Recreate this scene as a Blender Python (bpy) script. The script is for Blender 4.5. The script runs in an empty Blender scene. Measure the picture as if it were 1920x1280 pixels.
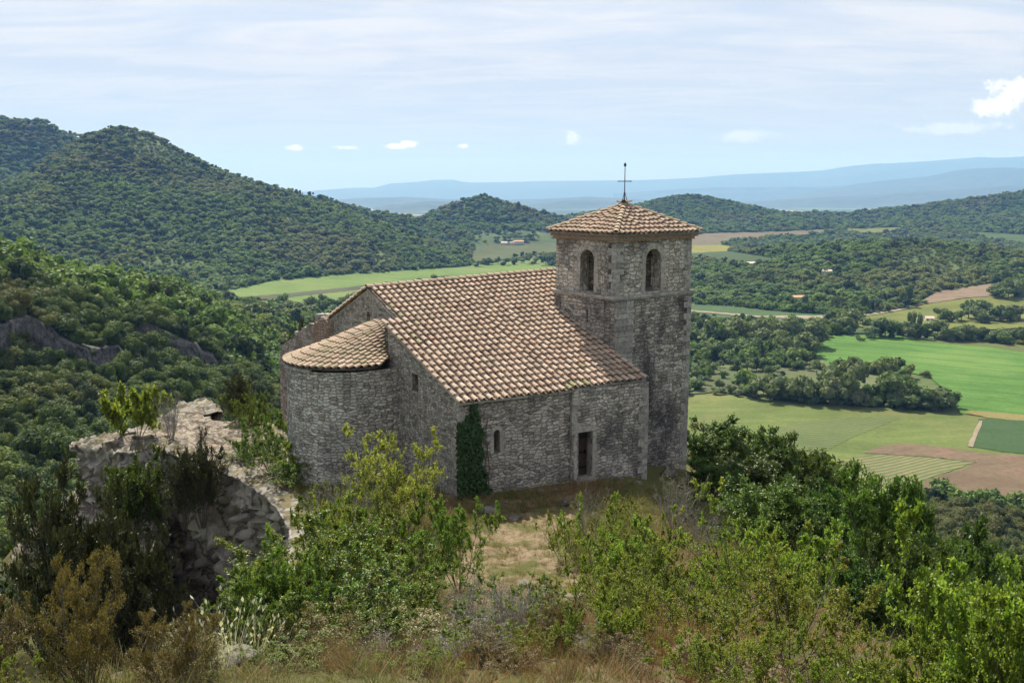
import bpy, math, random
import numpy as np
from mathutils import Vector
from mathutils.geometry import delaunay_2d_cdt

sc = bpy.context.scene
COL = sc.collection
R = math.radians

# ------------------------------------------------------------------ camera
F = 1700.0
PIT = math.atan(275 / F)
H = 11.5
cam_d = bpy.data.cameras.new('camera')
cam = bpy.data.objects.new('camera', cam_d)
COL.objects.link(cam)
cam_d.sensor_width = 36
cam_d.lens = 36 * F / 1920
cam_d.clip_start = 0.2
cam_d.clip_end = 120000
cam.location = (0, 0, H)
cam.rotation_euler = (math.pi / 2 - PIT, 0, 0)
sc.camera = cam

# ------------------------------------------------------------------ light
SUN_AZ, SUN_EL = R(-20), R(52)           # azimuth from +Y (view direction), to the left
S = Vector((math.sin(SUN_AZ) * math.cos(SUN_EL), math.cos(SUN_AZ) * math.cos(SUN_EL), math.sin(SUN_EL)))
sd_ = bpy.data.lights.new('sun', 'SUN')
sun = bpy.data.objects.new('sun', sd_)
COL.objects.link(sun)
sd_.energy = 5.0
sd_.angle = R(0.5)
sd_.color = (1, .95, .87)
sun.rotation_euler = S.to_track_quat('Z', 'Y').to_euler()
sc.view_settings.view_transform = 'Standard'
sc.view_settings.look = 'None'
sc.view_settings.exposure = 0.95
sc.view_settings.gamma = 1
sc.cycles.use_denoising = True
sc.cycles.max_bounces = 6
sc.cycles.diffuse_bounces = 3
sc.cycles.transmission_bounces = 3
sc.cycles.transparent_max_bounces = 4
sc.cycles.volume_bounces = 0


class NT:
    """small node-tree writer"""
    def __init__(s, nt):
        s.nt = nt

    def n(s, typ, **kw):
        nd = s.nt.nodes.new(typ)
        for k, v in kw.items():
            if k.startswith('i_'):
                key = k[2:]
                key = int(key) if key.isdigit() else key.replace('_', ' ')
                s.put(nd.inputs[key], v)
            else:
                setattr(nd, k, v)
        return nd

    def put(s, sock, v):
        if isinstance(v, bpy.types.NodeSocket):
            s.nt.links.new(v, sock)
        else:
            sock.default_value = v

    def math(s, op, a, b=0.0, clamp=False, c=None):
        nd = s.n('ShaderNodeMath', operation=op, use_clamp=clamp)
        s.put(nd.inputs[0], a)
        s.put(nd.inputs[1], b)
        if c is not None:
            s.put(nd.inputs[2], c)
        return nd.outputs[0]

    def vmath(s, op, a, b=(0, 0, 0)):
        nd = s.n('ShaderNodeVectorMath', operation=op)
        s.put(nd.inputs[0], a)
        s.put(nd.inputs[1], b)
        return nd.outputs['Value'] if op in ('LENGTH', 'DOT_PRODUCT') else nd.outputs[0]

    def noise(s, vec, scale, detail=4, rough=.55, dist=0.0, dims='3D'):
        nd = s.n('ShaderNodeTexNoise', noise_dimensions=dims)
        s.put(nd.inputs['Vector'], vec)
        nd.inputs['Scale'].default_value = scale
        nd.inputs['Detail'].default_value = detail
        nd.inputs['Roughness'].default_value = rough
        nd.inputs['Distortion'].default_value = dist
        return nd.outputs['Fac']

    def ramp(s, fac, stops, interp='LINEAR'):
        nd = s.n('ShaderNodeValToRGB')
        s.put(nd.inputs[0], fac)
        cr = nd.color_ramp
        cr.interpolation = interp
        while len(cr.elements) < len(stops):
            cr.elements.new(.5)
        for e, (p, c) in zip(cr.elements, stops):
            e.position = p
            if isinstance(c, (int, float)):
                c = (c, c, c)
            e.color = (*c, 1)
        return nd.outputs[0]

    def step(s, v, a, b):
        nd = s.n('ShaderNodeMapRange', interpolation_type='SMOOTHSTEP')
        s.put(nd.inputs[0], v)
        nd.inputs[1].default_value = a
        nd.inputs[2].default_value = b
        return nd.outputs[0]

    def mix(s, fac, a, b, blend='MIX'):
        nd = s.n('ShaderNodeMix', data_type='RGBA', blend_type=blend)
        s.put(nd.inputs[0], fac)
        for k, v in ((6, a), (7, b)):
            if isinstance(v, tuple) and len(v) == 3:
                v = (*v, 1)
            s.put(nd.inputs[k], v)
        return nd.outputs[2]


def px_dir(px, py):
    cp, sp = math.cos(PIT), math.sin(PIT)
    a, b = (px - 960) / F, (640 - py) / F
    return np.array([a, cp + b * sp, -sp + b * cp])


# ------------------------------------------------------------------ world
w = bpy.data.worlds.new('World')
sc.world = w
w.use_nodes = True
w.node_tree.nodes.clear()
T = NT(w.node_tree)
sky = T.n('ShaderNodeTexSky', sky_type='NISHITA', sun_disc=False, sun_elevation=SUN_EL,
          sun_rotation=SUN_AZ, altitude=500, air_density=1.2, dust_density=1.5, ozone_density=1.5)
tc = T.n('ShaderNodeTexCoord').outputs['Generated']
sep = T.n('ShaderNodeSeparateXYZ', i_0=tc)
zz = T.math('ADD', T.math('MAXIMUM', sep.outputs[2], 0.0), .10)
pl = T.n('ShaderNodeCombineXYZ', i_0=T.math('DIVIDE', sep.outputs[0], zz), i_1=T.math('DIVIDE', sep.outputs[1], zz)).outputs[0]
rot = T.n('ShaderNodeMapping', i_Vector=pl, i_Location=(3.1, 1.7, 0), i_Rotation=(0, 0, R(14)), i_Scale=(.26, .75, 1)).outputs[0]
n1 = T.noise(rot, 1.0, 6, .52, .9)
n2 = T.noise(rot, 4.5, 6, .65, .9)
cir = T.math('ADD', T.math('MULTIPLY', n1, .8), T.math('MULTIPLY', n2, .2))
veil = T.step(cir, .34, .54)
veil = T.math('ADD', T.math('MULTIPLY', veil, .32), .68)
low = T.step(sep.outputs[2], .22, -.01)
veil = T.math('ADD', T.math('MULTIPLY', veil, T.math('SUBTRACT', 1.0, T.math('MULTIPLY', low, .85))), T.math('MULTIPLY', low, .82), clamp=True)
cn = T.noise(tc, 70.0, 5, .6)
cn2 = T.noise(tc, 260.0, 3, .6)
cnn = T.math('ADD', cn, T.math('MULTIPLY', cn2, .45))
cum = None
for (cx, cy, cw, ch, st) in ((1905, 172, 42, 26, .75), (1872, 200, 46, 20, .55), (553, 277, 17, 7, .6), (648, 277, 26, 5, .55),
                             (742, 274, 24, 6, .85), (768, 270, 20, 8, .9), (866, 274, 13, 6, .6), (1072, 258, 18, 16, .3),
                             (1400, 255, 60, 14, .22), (1790, 240, 95, 12, .25)):
    d = px_dir(cx, cy)
    d = d / np.linalg.norm(d)
    df = T.vmath('SUBTRACT', tc, tuple(d))
    df = T.vmath('MULTIPLY', df, (F / cw, F / cw, F / ch))
    ln = T.vmath('LENGTH', df)
    m = T.math('MULTIPLY', T.step(T.math('ADD', ln, T.math('MULTIPLY', cnn, 1.9)), 2.35, 1.75), st)
    cum = m if cum is None else T.math('MAXIMUM', cum, m)
b_sky = T.n('ShaderNodeBackground', i_Color=sky.outputs[0], i_Strength=0.06)
cshade = T.mix(T.step(n2, .35, .65), (.76, .80, .93), (1.0, .98, .99))
cshade = T.mix(T.math('MULTIPLY', low, .85), cshade, (.62, .68, .76))
b_veil = T.n('ShaderNodeBackground', i_Color=cshade, i_Strength=0.48)
b_cum = T.n('ShaderNodeBackground', i_Color=(1, 1, 1, 1), i_Strength=0.85)
m1 = T.n('ShaderNodeMixShader', i_0=veil, i_1=b_sky.outputs[0], i_2=b_veil.outputs[0])
m2 = T.n('ShaderNodeMixShader', i_0=cum, i_1=m1.outputs[0], i_2=b_cum.outputs[0])
T.n('ShaderNodeOutputWorld', i_Surface=m2.outputs[0])


# ------------------------------------------------------------------ helpers
def ray(x, y):
    return px_dir(x, y)


CAM = np.array([0, 0, H])


def atz(x, y, z):
    d = ray(x, y)
    return CAM + d * (z - H) / d[2]


def onp(x, y, P, dr):
    n = np.array([-dr[1], dr[0], 0])
    d = ray(x, y)
    return CAM + d * (n @ (P - CAM)) / (n @ d)


def onplane(x, y, P, n):
    d = ray(x, y)
    return CAM + d * (n @ (P - CAM)) / (n @ d)


def atr(px, py, r):
    d = ray(px, py)
    return CAM + d * (r / math.hypot(d[0], d[1]))


def prj(P):
    P = np.asarray(P, float)
    v = P - CAM
    cp, sp = math.cos(PIT), math.sin(PIT)
    D = v[..., 1] * cp - v[..., 2] * sp
    U = v[..., 1] * sp + v[..., 2] * cp
    D = np.where(D < .1, .1, D)
    return 960 + F * v[..., 0] / D, 640 - F * U / D


def udir(deg):
    t = R(deg)
    return np.array([math.sin(t), math.cos(t), 0])


def hash3(ix, iy, iz, seed):
    h = (ix.astype(np.int64) * 374761393 + iy.astype(np.int64) * 668265263 + iz.astype(np.int64) * 2147483647 + seed * 1274126177) & 0xffffffff
    h = ((h ^ (h >> 13)) * 1274126177) & 0xffffffff
    h = h ^ (h >> 16)
    return (h & 0xffff) / 65535.0 * 2 - 1


def vnoise(p, seed=0):
    p = np.asarray(p, float)
    i = np.floor(p)
    f = p - i
    f = f * f * (3 - 2 * f)
    i = i.astype(np.int64)
    out = 0
    for a in (0, 1):
        for b in (0, 1):
            for c in (0, 1):
                wgt = (f[..., 0] if a else 1 - f[..., 0]) * (f[..., 1] if b else 1 - f[..., 1]) * (f[..., 2] if c else 1 - f[..., 2])
                out = out + wgt * hash3(i[..., 0] + a, i[..., 1] + b, i[..., 2] + c, seed)
    return out


def fbm(p, octs=4, seed=0, gain=.5):
    p = np.asarray(p, float)
    o, a, t = 0, 1.0, 0.0
    for k in range(octs):
        o = o + a * vnoise(p * 2 ** k + 17.3 * k, seed + k)
        t += a
        a *= gain
    return o / t


def p3(x, y, z=0.0):
    x = np.asarray(x, float)
    return np.stack([x, np.asarray(y, float) + 0 * x, np.asarray(z, float) + 0 * x], -1)


def mesh_data(name, V, Fc, mats, uv=None, mat_idx=None, smooth=False, attrs=None):
    """Fc: int array (n,k) or list of index lists"""
    me = bpy.data.meshes.new(name)
    V = np.asarray(V, np.float32)
    if isinstance(Fc, np.ndarray):
        n, k = Fc.shape
        me.vertices.add(len(V))
        me.vertices.foreach_set('co', V.ravel())
        me.loops.add(n * k)
        me.loops.foreach_set('vertex_index', Fc.astype(np.int32).ravel())
        me.polygons.add(n)
        me.polygons.foreach_set('loop_start', np.arange(0, n * k, k, dtype=np.int32))
        me.polygons.foreach_set('loop_total', np.full(n, k, np.int32))
        me.update(calc_edges=True)
    else:
        me.from_pydata([tuple(v) for v in V], [], [tuple(int(i) for i in f) for f in Fc])
        me.update()
    for m in mats:
        me.materials.append(m)
    if mat_idx is not None:
        me.polygons.foreach_set('material_index', np.asarray(mat_idx, np.int32))
    if uv is not None:                       # per vertex uv
        ul = me.uv_layers.new(name='UVMap')
        li = np.empty(len(me.loops), np.int32)
        me.loops.foreach_get('vertex_index', li)
        ul.data.foreach_set('uv', np.asarray(uv, np.float32)[li].ravel())
    if smooth:
        me.polygons.foreach_set('use_smooth', np.ones(len(me.polygons), bool))
    if attrs:
        for k, v in attrs.items():
            v = np.asarray(v, np.float32)
            if v.ndim == 2:
                a = me.attributes.new(k, 'FLOAT_VECTOR', 'POINT')
                a.data.foreach_set('vector', v.ravel())
            else:
                a = me.attributes.new(k, 'FLOAT', 'POINT')
                a.data.foreach_set('value', v)
    return me


def tag(o, label=None, cat=None, group=None, kind=None):
    if label:
        o['label'] = label
    if cat:
        o['category'] = cat
    if group:
        o['group'] = group
    if kind:
        o['kind'] = kind
    return o


def obj(name, me, parent=None, loc=(0, 0, 0)):
    o = bpy.data.objects.new(name, me)
    COL.objects.link(o)
    if parent is not None:
        o.parent = parent
    o.location = loc
    return o


def empty(name, loc, label, cat, group=None, rz=0.0):
    o = bpy.data.objects.new(name, None)
    COL.objects.link(o)
    o.location = loc
    o.rotation_euler = (0, 0, rz)
    o.empty_display_size = .3
    return tag(o, label, cat, group)


def grid_faces(nu, nv):
    a = np.arange(nu * nv).reshape(nu, nv)
    return np.stack([a[:-1, :-1].ravel(), a[1:, :-1].ravel(), a[1:, 1:].ravel(), a[:-1, 1:].ravel()], 1)


# ------------------------------------------------------------------ materials
def new_mat(name):
    m = bpy.data.materials.new(name)
    m.use_nodes = True
    m.node_tree.nodes.clear()
    t = NT(m.node_tree)
    out = t.n('ShaderNodeOutputMaterial')
    return m, t, out


def principled(t, out, col, rough=.85, spec=.25, bump=None, bstr=.4, bdist=.05, metal=0.0):
    p = t.n('ShaderNodeBsdfPrincipled')
    if isinstance(col, tuple):
        col = (*col[:3], 1)
    t.put(p.inputs['Base Color'], col)
    t.put(p.inputs['Roughness'], rough)
    p.inputs['Specular IOR Level'].default_value = spec
    p.inputs['Metallic'].default_value = metal
    if bump is not None:
        b = t.n('ShaderNodeBump')
        b.inputs['Strength'].default_value = bstr
        b.inputs['Distance'].default_value = bdist
        t.put(b.inputs['Height'], bump)
        t.nt.links.new(b.outputs[0], p.inputs['Normal'])
    t.nt.links.new(p.outputs[0], out.inputs[0])
    return p


def stone_mat(name, lo, mid, hi, mortar, sx=2.7, sy=5.0, lichen=.0, grime=.5, bstr=.9):
    m, t, out = new_mat(name)
    uv = t.n('ShaderNodeUVMap', uv_map='UVMap').outputs[0]
    pos = t.n('ShaderNodeNewGeometry').outputs['Position']
    wob = t.n('ShaderNodeTexNoise', i_Vector=uv, i_Scale=2.2, i_Detail=2.0)
    wv = t.vmath('MULTIPLY', t.vmath('SUBTRACT', wob.outputs['Color'], (.5, .5, .5)), (.28, .14, 0))
    uvd = t.vmath('ADD', uv, wv)
    sc1 = t.vmath('MULTIPLY', uvd, (sx, sy, 1))
    v1 = t.n('ShaderNodeTexVoronoi', voronoi_dimensions='2D', feature='F1', i_Vector=sc1, i_Scale=1.0, i_Randomness=.75)
    v2 = t.n('ShaderNodeTexVoronoi', voronoi_dimensions='2D', feature='DISTANCE_TO_EDGE', i_Vector=sc1, i_Scale=1.0, i_Randomness=.75)
    rnd = t.n('ShaderNodeSeparateColor', i_0=v1.outputs['Color'])
    fine = t.noise(pos, 9.0, 8, .78)
    med = t.noise(pos, 2.3, 4, .6)
    big = t.noise(t.vmath('MULTIPLY', pos, (1, 1, .6)), .55, 4, .6, .6)
    c = t.ramp(rnd.outputs[0], [(0, lo), (.45, mid), (1, hi)])
    c = t.mix(t.math('MULTIPLY', t.step(t.noise(pos, .9, 3, .6), .4, .65), .22), c, t.mix(.5, c, (.30, .235, .17)))
    c = t.mix(.85, c, t.ramp(fine, [(.32, .16), (.66, .88)]), 'OVERLAY')
    edge = t.step(t.math('ADD', v2.outputs['Distance'], t.math('MULTIPLY', fine, .16)), .18, .05)
    c = t.mix(t.math('MULTIPLY', edge, .62), c, mortar)
    c = t.mix(t.math('MULTIPLY', t.step(t.math('ADD', big, t.math('MULTIPLY', med, .25)), .55, .8), min(grime * 1.25, .95)), c, (.058, .057, .056))
    c = t.mix(t.math('MULTIPLY', t.step(med, .55, .75), .35), c, hi)
    if lichen:
        ls = t.step(t.noise(pos, 6.5, 6, .8), .56, .64)
        c = t.mix(t.math('MULTIPLY', ls, lichen), c, (.46, .47, .45))
    hgt = t.math('ADD', t.math('MULTIPLY', t.step(v2.outputs['Distance'], .0, .16), 1.0), t.math('MULTIPLY', fine, .7))
    hgt = t.math('ADD', hgt, t.math('MULTIPLY', rnd.outputs[2], .6))
    principled(t, out, c, .92, .15, hgt, bstr, .05)
    return m


M = {}
M['wall'] = stone_mat('rubble_wall', (0.172, 0.161, 0.145), (0.324, 0.301, 0.267), (0.462, 0.428, 0.373), (0.034, 0.032, 0.031), 3.6, 7.5, grime=.55, lichen=.3)
M['wall_apse'] = stone_mat('apse_wall', (0.208, 0.197, 0.175), (0.386, 0.362, 0.319), (0.500, 0.500, 0.457), (0.031, 0.031, 0.029), 3.8, 7.8, grime=.3, lichen=.25)
M['wall_gable'] = stone_mat('gable_wall', (0.175, 0.163, 0.143), (0.317, 0.295, 0.255), (0.428, 0.395, 0.345), (0.045, 0.043, 0.040), 4.6, 9.0, grime=.3, lichen=.1)
M['wall_tower'] = stone_mat('tower_wall', (0.143, 0.132, 0.120), (0.286, 0.264, 0.237), (0.437, 0.403, 0.350), (0.027, 0.026, 0.024), 3.2, 6.6, grime=.75, lichen=.75)
M['wall_belfry'] = stone_mat('belfry_wall', (0.223, 0.204, 0.176), (0.402, 0.365, 0.311), (0.500, 0.474, 0.409), (0.040, 0.038, 0.033), 2.8, 5.6, grime=.45, lichen=.3)
M['wall_ruin'] = stone_mat('ruin_wall', (.15, .12, .10), (.26, .215, .18), (.36, .31, .27), (.16, .14, .12), 3.0, 5.0, grime=.3)

M['wall_red'] = stone_mat('reddish_rubble_wall', (.16, .11, .085), (.24, .16, .12), (.30, .21, .16), (.09, .07, .055), 3.0, 6.5, grime=.3)


def cut_stone(name, a, b):
    m, t, out = new_mat(name)
    pos = t.n('ShaderNodeNewGeometry').outputs['Position']
    isl = t.n('ShaderNodeNewGeometry').outputs['Random Per Island']
    f = t.noise(pos, 6.0, 6, .7)
    c = t.mix(isl, a, b)
    c = t.mix(t.step(f, .42, .72), c, tuple(x * .5 for x in a))
    c = t.mix(t.math('MULTIPLY', t.step(t.noise(pos, 17.0, 4, .7), .58, .68), .5), c, (.45, .44, .41))
    principled(t, out, c, .9, .2, f, .5, .03)
    return m


M['cut'] = cut_stone('dressed_stone', (.30, .28, .245), (.42, .395, .345))
M['cut_dark'] = cut_stone('quoin_stone', (.25, .24, .215), (.38, .36, .325))
M['quoin'] = cut_stone('tower_quoin', (.20, .195, .18), (.37, .355, .325))


def tile_mat():
    m, t, out = new_mat('clay_tile')
    g = t.n('ShaderNodeNewGeometry')
    pos = g.outputs['Position']
    r = t.n('ShaderNodeAttribute', attribute_name='rnd').outputs['Fac']
    c = t.ramp(r, [(0, (.07, .052, .04)), (.10, (.10, .075, .058)), (.13, (.27, .195, .145)), (.28, (.345, .255, .19)), (.55, (.395, .295, .22)), (.8, (.43, .32, .24)),  # dark end is for pan tiles: dirt plus channel shade put into the colour
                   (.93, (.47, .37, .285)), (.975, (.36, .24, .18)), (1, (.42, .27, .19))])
    spot = t.noise(pos, 9.0, 6, .75)
    c = t.mix(t.math('MULTIPLY', t.step(spot, .50, .72), .60), c, (.15, .125, .10))
    spot2 = t.noise(pos, 1.1, 4, .6, .5)
    c = t.mix(t.math('MULTIPLY', t.step(spot2, .48, .72), .38), c, (.27, .25, .19))
    sp3 = t.noise(pos, 22.0, 3, .7)
    c = t.mix(t.math('MULTIPLY', t.step(sp3, .60, .70), .55), c, (.58, .54, .46))
    moss = t.n('ShaderNodeAttribute', attribute_name='moss').outputs['Fac']
    c = t.mix(t.math('MULTIPLY', moss, t.step(spot, .38, .55)), c, (.19, .20, .085))
    principled(t, out, c, .9, .2, spot, .35, .02)
    return m


M['tile'] = tile_mat()


def simple_mat(name, col, rough=.8, var=.3, scale=8.0, spec=.3, metal=0.0):
    m, t, out = new_mat(name)
    pos = t.n('ShaderNodeNewGeometry').outputs['Position']
    f = t.noise(pos, scale, 5, .65)
    c = t.mix(t.math('MULTIPLY', f, 1.0), tuple(x * (1 - var) for x in col), tuple(min(1, x * (1 + var)) for x in col))
    principled(t, out, c, rough, spec, f, .3, .02, metal)
    return m


M['wood'] = simple_mat('old_door_wood', (.055, .036, .026), .8, .5, 5)
M['iron'] = simple_mat('dark_iron', (.02, .02, .022), .5, .3, 20, .5, .6)
M['bark'] = simple_mat('bark', (.11, .09, .075), .9, .5, 18)
M['bark_grey'] = simple_mat('grey_twig', (.23, .21, .19), .9, .4, 14)
M['plaster'] = simple_mat('pale_plaster', (.55, .50, .43), .9, .15, 1)
M['far_roof'] = simple_mat('far_tile_roof', (.45, .27, .17), .9, .25, 1)
M['far_roof_pale'] = simple_mat('far_pale_roof', (.52, .43, .36), .9, .2, 1)
M['dark'] = simple_mat('dark_window', (.03, .03, .03), .4, .3, 1)


def leaf_mat(name, c1, c2, c3=None, transl=.35, hue=.08, rough=.45, spec=.35, big=.0, bigcol=(.1, .1, .03)):
    """leaves: colour differs leaf by leaf and plant by plant"""
    m, t, out = new_mat(name)
    g = t.n('ShaderNodeNewGeometry')
    oi = t.n('ShaderNodeObjectInfo')
    r = g.outputs['Random Per Island']
    if c3 is None:
        c = t.mix(r, c1, c2)
    else:
        c = t.ramp(r, [(0, c1), (.6, c2), (1, c3)])
    if big:
        nb = t.noise(g.outputs['Position'], 1.1, 3, .6)
        c = t.mix(t.math('MULTIPLY', t.step(nb, .47, .62), big), c, bigcol)
    hs = t.n('ShaderNodeHueSaturation', i_Color=c)
    t.put(hs.inputs['Hue'], t.math('ADD', .5 - hue * .25, t.math('MULTIPLY', oi.outputs['Random'], hue * .5)))
    t.put(hs.inputs['Value'], t.math('ADD', .82, t.math('MULTIPLY', oi.outputs['Random'], .36)))
    p = t.n('ShaderNodeBsdfPrincipled', i_Color=None) if False else t.n('ShaderNodeBsdfPrincipled')
    t.put(p.inputs['Base Color'], hs.outputs[0])
    p.inputs['Roughness'].default_value = rough
    p.inputs['Specular IOR Level'].default_value = spec
    tr = t.n('ShaderNodeBsdfTranslucent')
    t.put(tr.inputs['Color'], t.mix(.5, hs.outputs[0], t.mix(1.0, hs.outputs[0], (1.5, 1.5, .6), 'MULTIPLY')))
    ms = t.n('ShaderNodeMixShader', i_0=transl, i_1=p.outputs[0], i_2=tr.outputs[0])
    t.nt.links.new(ms.outputs[0], out.inputs[0])
    return m


M['lf_green'] = leaf_mat('leaf_green', (0.050, 0.092, 0.014), (0.095, 0.155, 0.024), (0.170, 0.215, 0.040), .4)
M['lf_bright'] = leaf_mat('leaf_bright', (0.095, 0.150, 0.018), (0.155, 0.225, 0.028), (0.260, 0.320, 0.055), .45)
M['lf_yellow'] = leaf_mat('leaf_yellow', (0.138, 0.156, 0.025), (0.237, 0.256, 0.040), (0.350, 0.350, 0.075), .45)
M['lf_haw'] = leaf_mat('leaf_hawthorn', (0.097, 0.142, 0.018), (0.171, 0.228, 0.034), (0.285, 0.319, 0.068), .4, big=.45, bigcol=(0.288, 0.262, 0.059))
M['lf_mixed'] = leaf_mat('leaf_green_and_gold', (0.055, 0.115, 0.016), (0.110, 0.190, 0.028), (0.200, 0.260, 0.045), .4, big=.25, bigcol=(0.240, 0.180, 0.030))
M['lf_oak'] = leaf_mat('leaf_oak', (0.034, 0.068, 0.012), (0.065, 0.118, 0.020), (0.116, 0.173, 0.032), .3)
M['lf_mid'] = leaf_mat('leaf_maple', (0.055, 0.092, 0.014), (0.085, 0.135, 0.020), (0.140, 0.190, 0.035), .35)
M['lf_jun'] = leaf_mat('leaf_juniper', (0.022, 0.032, 0.011), (0.043, 0.053, 0.016), (0.075, 0.077, 0.023), .15)
M['lf_rust'] = leaf_mat('leaf_rust_juniper', (0.085, 0.078, 0.020), (0.145, 0.120, 0.030), (0.250, 0.180, 0.050), .25, big=.35, bigcol=(0.100, 0.110, 0.025))
M['lf_ivy'] = leaf_mat('leaf_ivy', (0.014, 0.046, 0.012), (0.026, 0.072, 0.018), (0.044, 0.100, 0.028), .2, spec=.3)
M['lf_grey'] = leaf_mat('leaf_grey', (.075, .080, .045), (.12, .12, .07), (.16, .155, .10), .2)
M['straw'] = leaf_mat('straw', (0.149, 0.105, 0.053), (0.223, 0.167, 0.093), (0.298, 0.236, 0.143), .25, rough=.7, spec=.15)
M['strawred'] = leaf_mat('rust_straw', (0.144, 0.075, 0.030), (0.204, 0.114, 0.048), (0.240, 0.156, 0.072), .25, rough=.7, spec=.15)
M['grass'] = leaf_mat('grass_blades', (0.071, 0.100, 0.021), (0.133, 0.147, 0.038), (0.237, 0.199, 0.081), .35, rough=.6)
M['oat'] = leaf_mat('pale_oat', (.38, .38, .27), (.50, .50, .38), (.60, .60, .46), .35, rough=.6)
M['petal'] = leaf_mat('petal', (.6, .6, .5), (.7, .7, .6), None, .3)


def forest_mat(name, dk, md, lt, brown, sc_=.012):
    """tree crowns of a wood: colour per tree and per stand"""
    m, t, out = new_mat(name)
    g = t.n('ShaderNodeNewGeometry')
    oi = t.n('ShaderNodeObjectInfo')
    stand = t.noise(oi.outputs['Location'], sc_, 3, .6, .3)
    stand2 = t.noise(oi.outputs['Location'], sc_ * 3.3, 2, .6)
    r = t.math('ADD', t.math('MULTIPLY', oi.outputs['Random'], .62), t.math('MULTIPLY', t.math('SUBTRACT', t.math('MULTIPLY', stand2, 1.3), .15), .42))
    c = t.ramp(r, [(.12, dk), (.45, md), (.85, lt)])
    c = t.mix(t.math('MULTIPLY', t.step(t.math('ADD', stand, t.math('MULTIPLY', oi.outputs['Random'], .10)), .52, .68), .8), c, brown)
    c = t.mix(t.math('MULTIPLY', g.outputs['Random Per Island'], .35), c, lt)
    p = principled(t, out, c, .7, .2)
    tr = t.n('ShaderNodeBsdfTranslucent')
    t.put(tr.inputs['Color'], t.mix(1.0, c, (1.4, 1.5, .7), 'MULTIPLY'))
    ms = t.n('ShaderNodeMixShader', i_0=.25, i_1=p.outputs[0], i_2=tr.outputs[0])
    t.nt.links.new(ms.outputs[0], out.inputs[0])
    return m


M['wood_far'] = forest_mat('far_wood', (0.056, 0.097, 0.028), (0.087, 0.147, 0.036), (0.147, 0.215, 0.050), (0.152, 0.142, 0.054), .004)
M['wood_mid'] = forest_mat('mid_wood', (0.034, 0.057, 0.014), (0.059, 0.093, 0.023), (0.108, 0.144, 0.031), (0.105, 0.097, 0.034), .010)
M['tree_valley'] = forest_mat('valley_tree', (0.038, 0.075, 0.024), (0.066, 0.111, 0.032), (0.127, 0.164, 0.060), (0.148, 0.164, 0.086), .02)


M['wood_dark'] = forest_mat('dark_pine_wood', (0.022, 0.041, 0.015), (0.034, 0.057, 0.018), (0.050, 0.075, 0.023), (0.054, 0.063, 0.026), .02)


def rock_mat(name, pale, mid, dark, tan, soil=False):
    m, t, out = new_mat(name)
    g = t.n('ShaderNodeNewGeometry')
    pos = g.outputs['Position']
    up = t.n('ShaderNodeSeparateXYZ', i_0=g.outputs['Normal']).outputs[2]
    st = t.noise(t.vmath('MULTIPLY', pos, (1.3, 1.3, .22)), 1.0, 6, .65, .5)
    f = t.noise(pos, 5.0, 8, .72)
    lay = t.noise(t.vmath('MULTIPLY', pos, (.6, .6, 5)), 1.2, 6, .7, .4)
    c = t.mix(t.step(st, .35, .62), dark, mid)
    c = t.mix(t.math('MULTIPLY', t.step(f, .45, .7), .6), c, pale)
    c = t.mix(t.math('MULTIPLY', t.step(t.noise(pos, .8, 4, .6), .5, .7), .5), c, tan)
    c = t.mix(t.step(up, .55, .85), c, t.mix(t.step(lay, .38, .62), tuple(x * .42 for x in pale), tuple(x * .58 for x in pale)))
    if soil:
        c = t.mix(t.math('MULTIPLY', t.step(up, .5, .8), t.step(t.noise(pos, 1.4, 5, .7), .44, .56)), c, (.12, .10, .05))
    c = t.mix(t.math('MULTIPLY', t.step(f, .60, .74), .5), c, dark)
    vcr = t.n('ShaderNodeTexVoronoi', feature='DISTANCE_TO_EDGE', i_Vector=t.vmath('MULTIPLY', t.vmath('ADD', pos, t.vmath('MULTIPLY', t.n('ShaderNodeTexNoise', i_Vector=pos, i_Scale=.9, i_Detail=4.0).outputs['Color'], (1.6, 1.6, 1.6))), (.5, .5, .22)), i_Scale=1.0).outputs['Distance']
    c = t.mix(t.math('MULTIPLY', t.step(vcr, .05, .01), .75), c, tuple(x * .4 for x in dark))
    hg = t.math('ADD', t.math('MULTIPLY', f, .8), t.math('ADD', t.math('MULTIPLY', lay, .35), st))
    principled(t, out, c, .93, .12, hg, .8, .12)
    return m


M['cliff'] = rock_mat('limestone_cliff', (.43, .40, .345), (.42, .385, .33), (.15, .14, .125), (.36, .29, .21), True)
M['cliff_far'] = rock_mat('far_cliff', (.20, .19, .18), (.14, .132, .125), (.07, .066, .066), (.16, .14, .12))
M['cliff_dark'] = rock_mat('dark_outcrop', (.17, .155, .14), (.10, .092, .085), (.04, .038, .036), (.12, .10, .085))
M['boulder'] = rock_mat('grey_boulder', (.31, .29, .25), (.22, .20, .175), (.13, .12, .11), (.33, .28, .22))


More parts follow.
